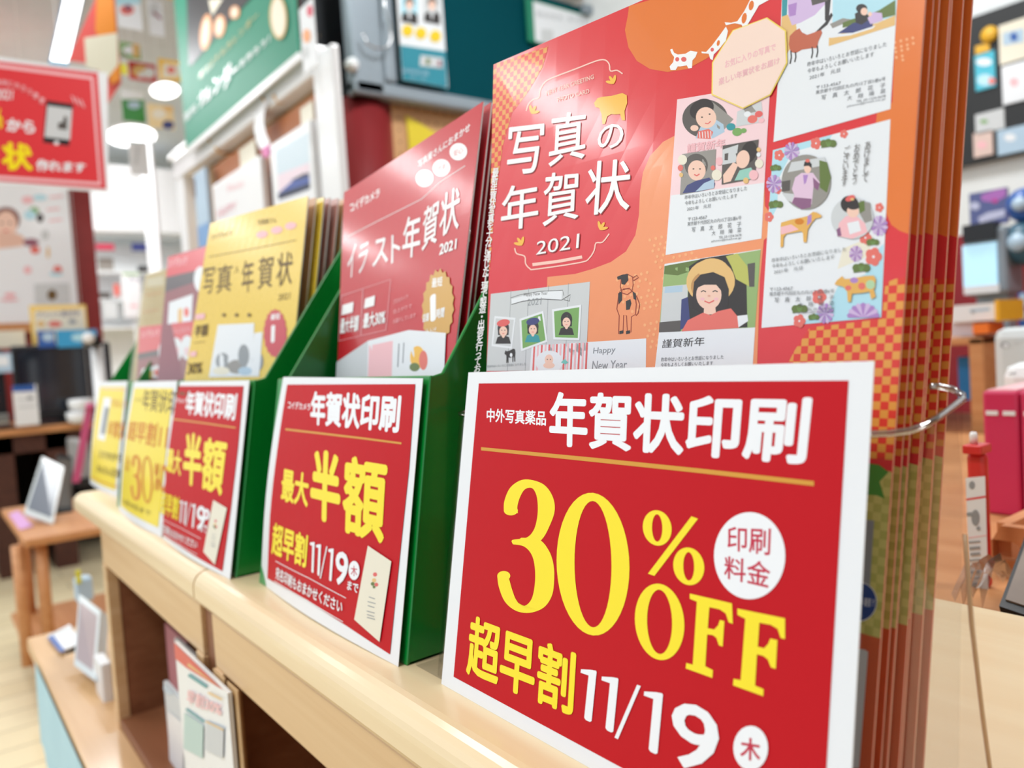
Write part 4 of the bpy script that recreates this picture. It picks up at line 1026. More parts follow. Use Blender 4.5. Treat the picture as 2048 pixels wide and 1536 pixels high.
A.t('lettering', TIT, '最短', [(1045, 995), (1110, 985), (1108, 1030), (1042, 1038)], .02); A.t('lettering', TIT, '1', [(1048, 1075), (1075, 1070), (1070, 1195), (1045, 1200)], .05)
A.t('lettering', BROWNI, '半額', [(505, 1075), (600, 1060), (592, 1150), (496, 1160)], .02); A.t('lettering', BROWNI, '30%', [(455, 1345), (560, 1335), (550, 1415), (445, 1425)], .02)
A.p('pill_marks', PINK, [(508, 995), (575, 988), (572, 1028), (505, 1035)]); A.p('pill_marks', PINK, [(470, 1262), (515, 1258), (512, 1295), (466, 1298)])
A.line('rule', BROWNI, [(495, 1200), (575, 1190)], 3)
for x in (690, 780, 870): A.e('lettering', BROWNI, x + 20, 1000, 14, 12)
A.done()

# ================================================================== maroon pamphlets (fourth box) and the gold packet (fifth)
MRN = mat('pamphlet_maroon', (150, 84, 92), 0.35, coat=0.4); MDK = mat('pamphlet_charcoal', (86, 74, 80), 0.35, coat=0.4); MRD = mat('pamphlet_red', (222, 62, 76), 0.3, coat=0.5)
def maroon(TL, TR, BL, BR, label, z0):
    sh = Sheet(down(TL, BL, z0), down(TR, BR, z0), TR, TL, flat=False)
    t = thing('maroon_pamphlet', (sh.c[0] + sh.c[1]) / 2, label, 'pamphlet', 'maroon pamphlets in the fourth box')
    sh.grid('pages', PAPER, t, 0.002, off=-0.0002); sh.grid('cover', MRN, t, 0.0002)
    return t, sh
mx = 1.62 * S
tm, sm = maroon(at(336, 514, 'x', mx), at(440, 482, 'x', mx + .02), at(315, 752, 'x', mx - .03), at(425, 752, 'x', mx - .01), 'tall maroon pamphlet with red top band, behind the lower one', zl)
A = Art(sm, tm, base=0.00005, step=0.00001); A.z = (250, 350, 3.571)
A.p('red_band', MRD, [(305, 585), (700, 480), (690, 640), (290, 730)]); A.p('dark_band', MDK, [(290, 735), (690, 640), (690, 700), (280, 840)])
A.t('lettering', PINK, 'コイデカメラ', [(315, 600), (445, 575), (440, 640), (305, 665)], .03); A.e('white_disc', W2, 540, 745, 48, 92)
A.p('card_picture', W2, [(315, 910), (485, 850), (475, 1055), (305, 1065)]); A.p('card_picture', STRAW, [(380, 960), (410, 950), (408, 1050), (378, 1055)]); A.e('card_picture', CORAL, 440, 980, 18, 35)
A.done()
tm, sm = maroon(at(279, 654, 'x', 1.50 * S), at(400, 640, 'x', 1.56 * S), at(273, 760, 'x', 1.45 * S), at(390, 752, 'x', 1.5 * S), 'lower maroon pamphlet with three white round marks, in front of the tall one', zl)
A = Art(sm, tm, base=0.00005, step=0.00001); A.z = (250, 350, 3.571)
A.p('red_band', MRD, [(95, 1085), (540, 1035), (540, 1190), (85, 1275)]); A.p('dark_band', MDK, [(88, 1278), (500, 1205), (500, 1240), (82, 1320)])
A.t('lettering', PINK, 'コイデカメラ', [(118, 1112), (245, 1095), (243, 1150), (112, 1165)], .03); A.t('lettering', PINK, '写真屋さんにおまかせ', [(290, 1100), (470, 1080), (468, 1120), (288, 1140)], .0)
for x, s_ in ((285, '早'), (365, '簡'), (445, '安')): A.e('white_disc', W2, x, 1265 - (x - 285) * .2, 46, 88); A.t('lettering', PINK, s_, [(x - 20, 1230), (x + 20, 1225), (x + 20, 1290), (x - 20, 1295)], .02)
A.p('card_picture', W2, [(125, 1385), (270, 1350), (268, 1450), (110, 1450)]); A.p('card_picture', STRAW, [(170, 1400), (200, 1395), (198, 1450), (168, 1450)]); A.e('card_picture', CORAL, 225, 1410, 14, 26)
A.done()
tg = thing('wrapped_pamphlet', at(290, 752, 'x', 1.75 * S), 'gold pamphlet in a shiny clear wrapper at the far left end of the counter', 'pamphlet')
gx = 1.72 * S
a_, b_ = at(291, 551, 'x', gx), at(345, 535, 'x', gx); c_, d_ = at(264, 752, 'x', gx - .02), at(320, 752, 'x', gx - .02)
sh = Sheet(down(a_, c_, zl), down(b_, d_, zl), b_, a_, flat=False)
sh.grid('cover', mat('pamphlet_gold', (226, 200, 128), .35, coat=.4, kind='noise', rgb2=(206, 176, 96)), tg, 0.002)
sh.grid('wrapper', clear('cellophane', (0.97, 0.96, 0.92), .05, .12, .25), tg, 0.0002, off=0.004)
A = Art(sh, tg, base=0.00005); A.z = (250, 350, 3.571)
A.p('label_patch', CREAM, [(160, 740), (280, 715), (275, 790), (150, 800)]); A.line('label_lines', ORI, [(150, 860), (260, 840)], 8); A.line('label_lines', ORI, [(130, 980), (240, 960)], 8)
A.done()
# ================================================================== far left: pillar, boards, desk and screens
RPI = mat('red_pillar', (150, 48, 48), .5, kind='noise', rgb2=(140, 42, 42))
t, s = panel('photo_poster', 'large white poster with a smiling woman and small pictures, at the left edge', 'poster', 'y', 4.75, (-160, 330), (160, 652), 0.03, PAPER)
a = Art(s, t, base=0.0005, step=0.0001)
a.e('portrait', mat('hair_auburn', (130, 78, 70), .5), 12, 440, 28, 26); a.p('portrait', SKIN, [(-20, 480), (40, 470), (48, 492), (-20, 500)]); a.e('portrait', SKIN, 12, 450, 22, 28)
a.e('portrait', mat('arm_tone', (232, 190, 170), .5), 10, 480, 40, 16)
for x in (3, 20): a.e('portrait', INK, x, 446, 3, 2)
a.e('portrait', ROSE, 12, 462, 5, 2)
for (x, y, rx, ry, m) in ((68, 422, 10, 8, GREENP), (80, 436, 7, 9, INK), (55, 400, 12, 8, PINK), (80, 395, 14, 6, SKY), (60, 430, 12, 10, SKY), (62, 485, 16, 8, mat('wine', (150, 90, 110), .5)), (70, 500, 10, 8, CORAL), (90, 470, 8, 10, LGREY), (96, 505, 3, 12, STRAW), (55, 540, 8, 8, PINK), (115, 540, 9, 9, CORAL), (112, 548, 14, 4, SKY), (20, 590, 12, 5, PINK), (18, 600, 20, 3, PINK)):
    a.e('small_pictures', m, x, y, rx, ry, n=14)
a.p('small_pictures', LGREY, [(68, 568), (138, 566), (140, 606), (70, 608)]); a.e('small_pictures', BROWNI, 104, 590, 10, 11, n=10)
for (x, y) in ((105, 420), (110, 442), (112, 395)): a.line('small_pictures', PINK, [(x - 12, y), (x + 14, y - 3)], 4)
a.done()
t = thing('red_pillar', at(178, 700, 'y', 4.8), 'dark red pillar at the right edge of the large white poster', 'pillar')
p0 = at(150, 400, 'y', 4.8); p1 = at(182, 400, 'y', 4.8)
box('shaft', p0.x - .9, p1.x, 4.80, 4.95, 0, at(178, 250, 'y', 4.8).z, RPI, t)
t = thing('poster_base_rail', at(80, 660, 'y', 4.72), 'brown rail under the large white poster', 'rail')
slab('rail', 'y', 4.70, (-200, 652), (66, 664), 0.04, WOODO, t, .003)

DY = 4.0                                               # desk front
dz = at(90, 852, 'y', DY).z
t = thing('computer_desk', (0.2, 4.3, 0), 'wooden desk with dark open cupboards under the computer screens at left', 'desk')
xr = at(183, 850, 'y', DY).x; xl = -1.0
box('desktop', xl, xr + .25, DY, 4.7, dz - .03, dz, WOODO, t, .004)
DKW = mat('dark_walnut', (84, 46, 34), .5, kind='wood', rgb2=(64, 32, 24)); VDK = mat('black_back', (20, 14, 12), .7)
for u in (8, 122):
    q = at(u, 950, 'y', DY).x; box('upright', q - .045, q + .045, DY + .03, 4.65, 0, dz - .03, DKW, t)
box('rail', xl, xr + .2, DY + .03, DY + .06, dz - .11, dz - .03, DKW, t)
box('back_panel', xl, xr + .2, 4.6, 4.62, 0, dz - .03, VDK, t)
box('side_panel', xr + .17, xr + .2, DY + .03, 4.65, 0, dz - .03, VDK, t)

def monitor(label, tl, br, y, m):
    t, s = panel('computer_screen', label, 'monitor', 'y', y, tl, br, .035, BLK, None, .008, 'housing')
    c = s.c; w_ = c[1].x - c[0].x; h_ = c[3].z - c[0].z
    box('screen', c[0].x + .02, c[1].x - .02, y - .002, y + .001, c[0].z + .045, c[3].z - .02, m, t)
    x = (c[0].x + c[1].x) / 2
    box('neck', x - .04, x + .04, y + .03, y + .06, dz, c[0].z + .1, BLK, t); box('foot', x - .13, x + .13, y - .08, y + .12, dz, dz + .012, BLK, t, .004)
    return t, s
SCR = mat('screen_glass', (24, 34, 46), .08, coat=.5)
monitor('wide black computer screen on the desk behind the small cards', (20, 692), (232, 828), 4.15, SCR)
monitor('black screen cut by the left edge of the picture', (-120, 704), (18, 836), 4.12, SCR)
t, s = panel('keyboard', 'grey keyboard on the desk at the left edge', 'keyboard', 'y', 4.005, (-60, 834), (20, 848), .025, mat('key_grey', (150, 150, 145), .5), None, .004, 'body')
for k in range(5): slab('key_row', 'y', 4.003, (-58, 836), (18, 841), .003, mat('key_dark', (110, 110, 108), .5), t) if k == 0 else None
def pcard(name, label, cat, ax, val, tl, br, m, prints=(), group=None, th=.004, lean=None):
    t, s = panel(name, label, cat, ax, val, tl, br, th, m, group, 0, 'card')
    if prints:
        a = Art(s, t, base=.0004, step=.00008)
        for q in prints: getattr(a, q[0])(*q[1:])
        a.done()
    return t
pcard('desk_notice', 'white notice with blue top edge standing on the desk before the wide screen', 'notice', 'y', 3.98, (24, 772), (80, 848), WPL,
      [('p', 'print', BLUE, [(22, 770), (68, 768), (70, 782), (24, 784)]), ('line', 'print', LGREY, [(36, 800), (68, 798)], 4), ('line', 'print', LGREY, [(36, 815), (72, 812)], 4), ('e', 'print', GREY, 60, 796, 6, 4)])
pcard('desk_notice', 'small blue and white card on the black screen at the left edge', 'notice', 'y', 4.09, (-40, 708), (26, 744), PB, [('p', 'print', W2, [(-20, 712), (16, 712), (18, 732), (-20, 732)])])
pcard('price_board', 'yellow-framed price notice above the wide computer screen', 'notice', 'y', 4.22, (58, 611), (178, 686), mat('frame_yellow', (250, 214, 120), .4),
      [('p', 'print', CREAM, [(68, 622), (168, 617), (172, 662), (70, 668)]), ('t', 'print', NAVY, 'プリント受付中', [(72, 624), (158, 620), (158, 632), (72, 636)], .02),
       ('e', 'print', STRAW, 82, 648, 9, 6), ('e', 'print', CORAL, 110, 648, 14, 6), ('e', 'print', GREY, 145, 643, 8, 5)])
pcard('blue_card', 'blue card with a white spot on top of the wide computer screen', 'card', 'y', 4.14, (74, 662), (112, 694), BLUE, [('e', 'print', PB, 96, 674, 12, 9)])
pcard('blue_card', 'long sky-blue banner card resting on top of the wide computer screen', 'card', 'y', 4.13, (112, 661), (196, 692), mat('banner_sky', (60, 160, 210), .4), [('e', 'print', SKY, 160, 675, 18, 8)])
pcard('shelf_card', 'pale card at the left edge under the large poster', 'card', 'y', 4.3, (-60, 664), (52, 694), CREAM)
# little white pots
for k, (u, v, r) in enumerate(((163, 790, 20), (160, 822, 20))):
    p = at(u, v, 'y', 3.95); rr = .045
    zz = dz + (0.055 if k == 0 else 0)
    lathe('paper_bowl', (p.x, 3.97, zz), [(.03, 0), (.05, .012), (.055, .045), (.05, .052), (.02, .054)], WPL, None, 20)
    o = COL.objects[-1]; tag(o, ('upper white bowl with a blue rim, stacked at the end of the desk', 'lower white bowl standing on the end of the desk')[k], 'bowl', 'white bowls on the desk')
p = at(163, 778, 'y', 3.97)
# white display pole with black joint
t = thing('display_pole', at(195, 900, 'y', 3.2), 'white upright display pole with a black joint, left of the yellow signs', 'pole')
q = at(193, 690, 'y', 3.2); q2 = at(203, 905, 'y', 3.2)
tube('pole', [q, (q.x, 3.2, 0.02)], .022, WPL, t, 16)
lathe('base', (q.x, 3.2, 0), [(.12, 0), (.12, .01), (.03, .02)], WPL, t)
tube('joint', [at(166, 684, 'y', 3.17), at(200, 682, 'y', 3.17)], .022, BLK, t, 12); lathe('joint_cap', at(177, 676, 'y', 3.14), [(.008, -.01), (.02, -.005), (.02, .005), (.008, .01)], WPL, t, 16, 'y')
t = thing('pink_strap', at(150, 955, 'y', 3.0), 'pink strip slanting down behind the left end of the counter', 'strap')
a1_, b1_ = at(180, 812, 'y', 3.0), at(152, 965, 'y', 3.0)
PKS = mat('strap_pink', (206, 92, 140), .5)
raw('strip', [a1_ + Vector((-.012, 0, 0)), a1_ + Vector((.012, 0, 0)), b1_ + Vector((.012, 0, 0)), b1_ + Vector((-.012, 0, 0))] + [a1_ + Vector((-.012, .004, 0)), a1_ + Vector((.012, .004, 0)), b1_ + Vector((.012, .004, 0)), b1_ + Vector((-.012, .004, 0))], [(0, 1, 2, 3), (7, 6, 5, 4), (0, 4, 5, 1), (1, 5, 6, 2), (2, 6, 7, 3), (3, 7, 4, 0)], PKS, t)
tube('thread', [a1_, (a1_.x, a1_.y, 2.7)], .0006, MATS['white_plastic'], t, 5)
lathe('clip', a1_, [(.01, -.01), (.016, 0), (.01, .01)], PKS, t, 12)
t, s = panel('grey_box', 'grey box on the floor side behind the pink strip', 'box', 'y', 3.3, (158, 885), (186, 968), .3, mat('box_grey', (150, 148, 146), .5), None, .004, 'body')
slab('lid', 'y', 3.29, (156, 958), (188, 972), .32, BLK, t)

# small raised table with two round legs, on castors
t = thing('small_table', (.3, 2.5, 0), 'small beech table with round legs carrying a photo stand, at the left', 'table')
tz = H - .40; tz0 = tz
c0 = at(47, 1080, 'z', tz)
box('tabletop', c0.x, c0.x + .34, c0.y, c0.y + .62, tz - .022, tz, WOODO, t, .006)
LB = .13
for (u, v, y) in ((40, 1150, c0.y + .05), (86, 1150, c0.y + .04), (40, 0, c0.y + .57)):
    x = at(u, v, 'y', y).x if v else c0.x + .05
    tube('leg', [(x, y, tz - .02), (x, y, LB)], .015, WOODO, t, 16)
box('lower_board', c0.x, c0.x + .34, c0.y, c0.y + .62, LB - .02, LB, WOODO, t, .004)
box('foot_rail', c0.x + .02, c0.x + .05, c0.y + .02, c0.y + .6, .06, LB - .02, WOODO, t)
for (x, y) in ((c0.x + .04, c0.y + .04), (c0.x + .3, c0.y + .04), (c0.x + .04, c0.y + .58)): castor(x, y, .07, t)
t = thing('purple_label', at(45, 1040, 'z', tz), 'lilac card lying on the corner of the small table', 'card')
pc = [at(u, v, 'z', tz + .001) for u, v in ((18, 1030), (36, 1022), (66, 1053), (40, 1060))]
raw('card', pc + [p + Vector((0, 0, .002)) for p in pc], [(0, 1, 2, 3), (7, 6, 5, 4), (0, 4, 5, 1), (1, 5, 6, 2), (2, 6, 7, 3), (3, 7, 4, 0)], mat('card_lilac', (214, 160, 214), .5), t)
def leanframe(label, P, m_frame, m_pic, y, thick=.012, cat='photo frame', strut=None, inner=.16, base_z=None):
    q = [at(u, v, 'y', yy) for (u, v), yy in zip(P, y)]
    t = thing('picture_stand', (q[2] + q[3]) / 2, label, cat)
    lo = min(p.z for p in q)
    if base_z is not None: q = [p + Vector((0, 0, base_z + .002 - lo)) if p.z - lo < .0 else p + Vector((0, 0, max(0, base_z + .002 - lo))) for p in q]
    n = (q[1] - q[0]).cross(q[3] - q[0]).normalized()
    if n.y > 0: n = -n
    bk = [p - n * thick for p in q]
    F = [(0, 1, 2, 3), (7, 6, 5, 4), (0, 4, 5, 1), (1, 5, 6, 2), (2, 6, 7, 3), (3, 7, 4, 0)]
    raw('frame', q + bk, F, m_frame, t)
    c = sum(q, Vector()) / 4
    pin = [c + (p - c) * (1 - inner) + n * .001 for p in q]; pb = [p - n * .003 for p in pin]
    raw('picture', pin + pb, F, m_pic, t)
    if strut: 
        a_ = (q[0] + q[1]) / 2; b_ = (q[2] + q[3]) / 2; base = b_ - n * 0 + Vector((0, strut, 0)); base.z = b_.z
        raw('strut', [a_ * .6 + b_ * .4 - n * thick + Vector((-.012, 0, 0)), a_ * .6 + b_ * .4 - n * thick + Vector((.012, 0, 0)), base + Vector((.012, 0, 0)), base + Vector((-.012, 0, 0))], [(0, 1, 2, 3)], BLK, t)
    return t
SIL = mat('silver_frame', (214, 222, 224), .3, coat=.3); PSP = mat('picture_slate', (110, 118, 132), .3, coat=.4)
leanframe('silver photo stand leaning on the small table', [(84, 915), (128, 936), (106, 1050), (48, 1028)], SIL, PSP, (2.62, 2.58, 2.45, 2.5), strut=.1, base_z=tz)
leanframe('black-backed photo frame behind the silver stand on the small table', [(118, 930), (146, 935), (148, 1046), (108, 1048)], BLK, GD, (2.8, 2.8, 2.62, 2.62), strut=.1, base_z=tz)
t, s = panel('wooden_block', 'small wood photo block right of the silver stand on the small table', 'block', 'y', 2.7, (112, 1000), (130, 1030), .03, WOODO, None, .003, 'body')
# things on the platform, left of the counter
leanframe('white photo frame with portrait picture leaning on the low platform', [(158, 1188), (201, 1222), (190, 1362), (148, 1330)], SIL, mat('picture_mauve', (170, 150, 152), .3, coat=.4), (1.36, 1.28, 1.15, 1.24), thick=.016, strut=.1, inner=.2, base_z=PZ)
t, s = panel('black_case', 'black case standing behind the white photo frame on the platform', 'case', 'y', 1.29, (186, 1236), (213, 1352), .04, BLK, None, .003, 'body')
t, s = panel('pale_blue_packet', 'pale blue packet with yellow tab at the far end of the platform', 'packet', 'y', 1.45, (150, 1160), (190, 1202), .03, PB, None, .006, 'body')
t2 = slab('tab', 'y', 1.448, (151, 1142), (163, 1166), .004, mat('tab_yellow', (232, 228, 70), .5), t)
t = thing('blue_leaflet', at(125, 1285, 'z', PZ), 'white leaflet with blue edge lying on the platform', 'leaflet')
pc = [at(u, v, 'z', PZ + .002) for u, v in ((95, 1275), (140, 1252), (165, 1290), (120, 1305))]
raw('sheet', pc + [p + Vector((0, 0, .003)) for p in pc], [(0, 1, 2, 3), (7, 6, 5, 4), (0, 4, 5, 1), (1, 5, 6, 2), (2, 6, 7, 3), (3, 7, 4, 0)], W2, t)
pc = [at(u, v, 'z', PZ + .0055) for u, v in ((95, 1275), (106, 1269), (131, 1302), (120, 1305))]
raw('edge_band', pc, [(0, 1, 2, 3)], BLUE, t)
t, s = panel('white_parcel', 'white box lying against the cabinet end on the platform', 'box', 'y', 1.12, (200, 1330), (232, 1412), .05, W2, None, .003, 'body')
t, s = panel('white_parcel', 'small white box beside the wood block on the small table', 'box', 'y', 2.75, (128, 1022), (150, 1046), .05, W2, None, .003, 'body')
# pale blue notice hanging on the platform edge
t = thing('blue_cloth', (.113, .9, PZ - .1), 'pale blue cloth hanging along the front edge of the platform', 'cloth')
ys = [0.70 + .025 * k for k in range(28)]
vs = []; fs = []
for k, y in enumerate(ys):
    for j in range(5):
        vs.append((0.1145 - .002 * math.sin(k * .9) * j / 4 - .0008 * j, y, PZ - .003 - j * .031))
for k in range(len(ys) - 1):
    for j in range(4): fs.append((k * 5 + j, k * 5 + 5 + j, k * 5 + 6 + j, k * 5 + 1 + j))
raw('cloth', vs, fs, mat('cloth_blue', (186, 222, 232), .7, kind='fabric', rgb2=(176, 214, 226)), t, True)
# pamphlets inside the open cabinet
def standing(name, label, cat, x, tl, tr, m, th=.003, part='sheet'):
    y1, y0 = at(*tl, 'x', x).y, at(*tr, 'x', x).y; zt = at(*tl, 'x', x).z
    sh = Sheet((x, y1, PZ + .0125), (x, y0, PZ + .0125), (x, y0, zt), (x, y1, zt))
    t = thing(name, (sh.c[0] + sh.c[1]) / 2, label, cat)
    box(part, x, x + th, y0, y1, PZ + (.0125 if x > XF else .001), zt, m, t); return t, sh
t, s0 = standing('flyer', 'white flyer with red heading and green tables standing against the cabinet front', 'flyer', .158, (349, 1284), (452, 1352), W2)
a = Art(s0, t, base=.0004, step=.0001); a.z = (0, 1000, 2.8652)
a.p('heading', mat('heading_coral', (222, 96, 84), .45), [(990, 790), (1280, 790), (1280, 1050), (1070, 960), (1000, 900)]); a.line('heading', STRAW, [(1080, 940), (1270, 1040)], 14)
a.line('print', TEALP, [(1085, 1000), (1190, 1070)], 18); a.line('print', TEALP, [(1070, 1195), (1175, 1270)], 12)
a.p('print', mat('pale_teal', (190, 214, 208), .5), [(1062, 1215), (1172, 1290), (1168, 1480), (1058, 1420)]); a.p('print', LGREY, [(1190, 1260), (1290, 1300), (1285, 1480), (1185, 1430)])
a.t('print', PINK, '早割30%', [(1080, 1080), (1280, 1160), (1275, 1240), (1075, 1160)], .02); a.line('print', STRAW, [(1200, 1100), (1280, 1140)], 10); a.line('print', STRAW, [(1190, 1265), (1290, 1315)], 8)
a.done()
standing('pink_booklet', 'dusty pink booklet standing at the back of the cabinet opening', 'booklet', .21, (329, 1246), (372, 1285), mat('dusty_pink', (176, 112, 120), .5), .004, 'cover')
standing('white_booklet', 'white booklet just behind the flyer in the cabinet opening', 'booklet', .20, (349, 1276), (394, 1312), W2, .004, 'cover')
t, s = standing('photo_booklet', 'booklet with pale photographs low in the cabinet opening left of the flyer', 'booklet', .185, (327, 1362), (372, 1400), LGREY, .004, 'cover')
a = Art(s, t, base=.0005, step=.0001)
a.e('picture', PB, 342, 1375, 14, 14); a.p('picture', CORAL, [(326, 1435), (334, 1440), (334, 1620), (326, 1620)]); a.p('picture', W2, [(336, 1420), (372, 1450), (372, 1620), (336, 1600)]); a.done()

# ================================================================== hanging sign at left
hs = Sheet(at(-90, 363, 'y', 1.8), at(217, 384, 'y', 1.8), at(215, 146, 'y', 1.8), at(-90, 100, 'y', 1.8), flat=True)
t = thing('hanging_sign', hs.c[3], 'red hanging sign with a drawn smartphone, at the upper left', 'sign')
hs.grid('board', PAPER, t, .004)
a = Art(hs, t, base=.0004, step=.00006)
SR = mat('pop_red', (226, 50, 58), .4, coat=.3)
a.p('red_field', SR, [(-90, 112), (195, 146), (212, 378), (-90, 356)])
a.line('frame_line', PINK, [(-80, 122), (184, 156), (200, 368), (-80, 350)], 8)
a.p('phone_picture', BLK, [(93, 201), (146, 209), (138, 292), (86, 285)]); a.p('phone_picture', LGREY, [(95, 211), (144, 218), (140, 280), (89, 274)]); a.p('phone_picture', GD, [(128, 232), (134, 234), (134, 260), (116, 258), (116, 246), (126, 244)]); a.e('phone_picture', WHT, 113, 286, 5, 4)
a.t('lettering', YEL, '状', [(2, 283), (64, 288), (66, 342), (4, 340)], .04); a.t('lettering', YEL, '年賀', [(-90, 276), (-6, 283), (-4, 340), (-88, 336)], .04)
a.t('lettering', WHT, 'から', [(14, 236), (70, 242), (70, 268), (12, 262)], .04); a.t('lettering', WHT, '作れます', [(72, 318), (172, 326), (170, 346), (72, 342)], .04)
a.t('lettering', YEL, '％', [(-14, 215), (5, 218), (5, 258), (-14, 256)], .03)
a.t('lettering', WHT, '2021', [(-10, 178), (26, 180), (24, 200), (-10, 198)], .01)
for k, ch in enumerate('簡単に作ろう！！'):
    x = -8 + k * 12.5; y = 158 + k * k * .75
    a.t('lettering', PINK, ch, [(x, y), (x + 10, y + 3), (x + 8, y + 14), (x - 2, y + 11)], .02)
for k in range(3): a.line('phone_picture', PINK, [(143 + k * 9, 192 + k * 4), (150 + k * 9, 206 + k * 5)], 3)
a.done()
for u, v in ((40, 122), (-60, 106)):
    p = at(u, v, 'y', 1.8); tube('thread', [p, (p.x, 1.8, 2.7)], .0006, mat('thread', (230, 230, 230), .5), t, 5)
# pennant behind it
t = thing('hanging_pennant', at(200, 0, 'y', 2.6), 'red and orange pennant hanging behind the red sign', 'pennant')
pc = [(188, -60), (225, -60), (243, 165), (206, 222), (192, 210), (196, 130), (135, 120), (190, 0)]
v3 = [at(u, v, 'y', 2.6) for u, v in pc]; n = len(v3)
PEN = clear('pennant_film', (.95, .55, .55), .1, .2, .5)
raw('cloth', v3 + [p + Vector((0, .003, 0)) for p in v3], [tuple(range(n)), tuple(range(n, 2 * n))[::-1]] + [(k, n + k, n + (k + 1) % n, (k + 1) % n) for k in range(n)], mat('pennant_red', (232, 96, 92), .5), t)
sh = Sheet(at(150, 230, 'y', 2.597), at(245, 230, 'y', 2.597), at(245, -60, 'y', 2.597), at(150, -60, 'y', 2.597))
a = Art(sh, t, base=.001, step=.0002)
a.p('flame_print', mat('flame_orange', (244, 150, 60), .4), [(196, -60), (222, -60), (240, 160), (222, 170), (206, 100), (190, 60)]); a.p('flame_print', CREAM, [(168, 76), (234, 66), (236, 130), (212, 160), (196, 140), (172, 134)])
a.done()

# ceiling lamps in view
LMP = mat('lamp_glow', (255, 255, 255), .5, emit=4.0)
def lamp(label, pts, kind='lamp'):
    q = [at(u, v, 'z', 2.69) for u, v in pts]
    t = thing('ceiling_light', sum(q, Vector()) / len(q), label, 'ceiling light', 'ceiling lights')
    n = len(q)
    raw('diffuser', q + [p + Vector((0, 0, .009)) for p in q], [tuple(range(n)), tuple(range(n, 2 * n))[::-1]] + [(k, n + k, n + (k + 1) % n, (k + 1) % n) for k in range(n)], LMP, t)
    c = sum(q, Vector()) / n; r = [c + (p - c) * 1.12 for p in q]
    vs = q + r + [p + Vector((0, 0, .0095)) for p in r]
    raw('rim', vs, [(k, (k + 1) % n, n + (k + 1) % n, n + k) for k in range(n)] + [(n + k, n + (k + 1) % n, 2 * n + (k + 1) % n, 2 * n + k) for k in range(n)], mat('lamp_fringe_blue', (60, 170, 230), .4) if kind == 'tube' else WPL, t)  # blue rim paints the colour fringe around the blown-out long light
def disc(u, v, rx, ry): return [(u + rx * math.cos(2 * math.pi * k / 16), v + ry * math.sin(2 * math.pi * k / 16)) for k in range(16)]
lamp('long bright ceiling light with blue edge, above the red hanging sign', [(142, -60), (178, -60), (136, 124), (102, 120)], 'tube')
lamp('round ceiling light between the hanging cards and the green header', disc(330, 181, 29, 16))
lamp('large bright ceiling light just above the far white wall', disc(262, 272, 50, 22))
lamp('tiny ceiling light beside the black food picture', disc(374, 119, 12, 8))

# hanging cards
def hcard(label, tl, br, y, m, prints):
    t = pcard('hanging_card', label, 'hanging card', 'y', y, tl, br, m, prints, 'small cards hanging from the ceiling', .003)
    p = at((tl[0] + br[0]) / 2, tl[1], 'y', y)
    tube('thread', [(p.x, y + .0015, p.z), (p.x, y + .0015, 2.7)], .0012, MATS['thread'], t, 5)
hcard('white hanging card with sky top and red drawing', (231, -14), (286, 62), 3.5, W2, [('p', 'print', SKY, [(229, -16), (282, -16), (284, 8), (230, 10)]), ('e', 'print', CORAL, 254, 20, 14, 10), ('e', 'print', mat('wine'), 256, 16, 8, 7)])
hcard('white hanging card with a grey drawing, second from left at the top', (294, -2), (330, 74), 3.6, W2, [('e', 'print', LGREY, 308, 20, 10, 14), ('line', 'print', mat('wine'), [(306, 24), (322, 38)], 5)])
hcard('yellow card at the top edge above the red card', (316, -40), (362, 2), 3.9, mat('card_yellow', (246, 196, 60), .45), [])
hcard('green and yellow hanging card', (238, 82), (282, 120), 3.8, GREENP, [('e', 'print', W2, 260, 100, 14, 9), ('p', 'print', STRAW, [(264, 84), (280, 86), (278, 116), (266, 114)]), ('e', 'print', OLIVE, 246, 112, 8, 7)])
hcard('bright yellow hanging card left of the red card', (238, 126), (256, 150), 3.7, mat('card_lemon', (236, 226, 60), .45), [])
hcard('red hanging card with white and orange figures', (256, 121), (314, 166), 3.9, mat('card_red', (206, 48, 50), .45), [('e', 'print', STRAW, 280, 142, 16, 12), ('e', 'print', W2, 298, 146, 12, 11), ('e', 'print', W2, 282, 150, 6, 6)])
hcard('yellow-edged hanging card with a pink spot', (316, 116), (364, 165), 3.7, MATS['card_yellow'], [('p', 'print', CREAM, [(326, 126), (360, 130), (358, 155), (324, 156)]), ('e', 'print', CORAL, 342, 140, 8, 7)])
hcard('green hanging card with white top', (241, 178), (292, 246), 3.9, mat('card_green', (50, 136, 60), .45), [('p', 'print', W2, [(240, 176), (294, 180), (294, 200), (240, 198)]), ('e', 'print', PB, 268, 210, 13, 8)])
hcard('pale yellow hanging card with a dark figure', (294, 206), (350, 260), 3.8, mat('card_sand', (238, 214, 160), .45), [('e', 'print', NAVY, 336, 250, 12, 9), ('e', 'print', CREAM, 318, 228, 14, 10), ('e', 'print', STRAW, 338, 216, 12, 8)])
hcard('pale white hanging card with sky edge near the far wall', (256, 280), (300, 352), 4.6, WPL, [('line', 'print', SKY, [(256, 283), (300, 283)], 4), ('line', 'print', LGREY, [(276, 290), (272, 330)], 6)])

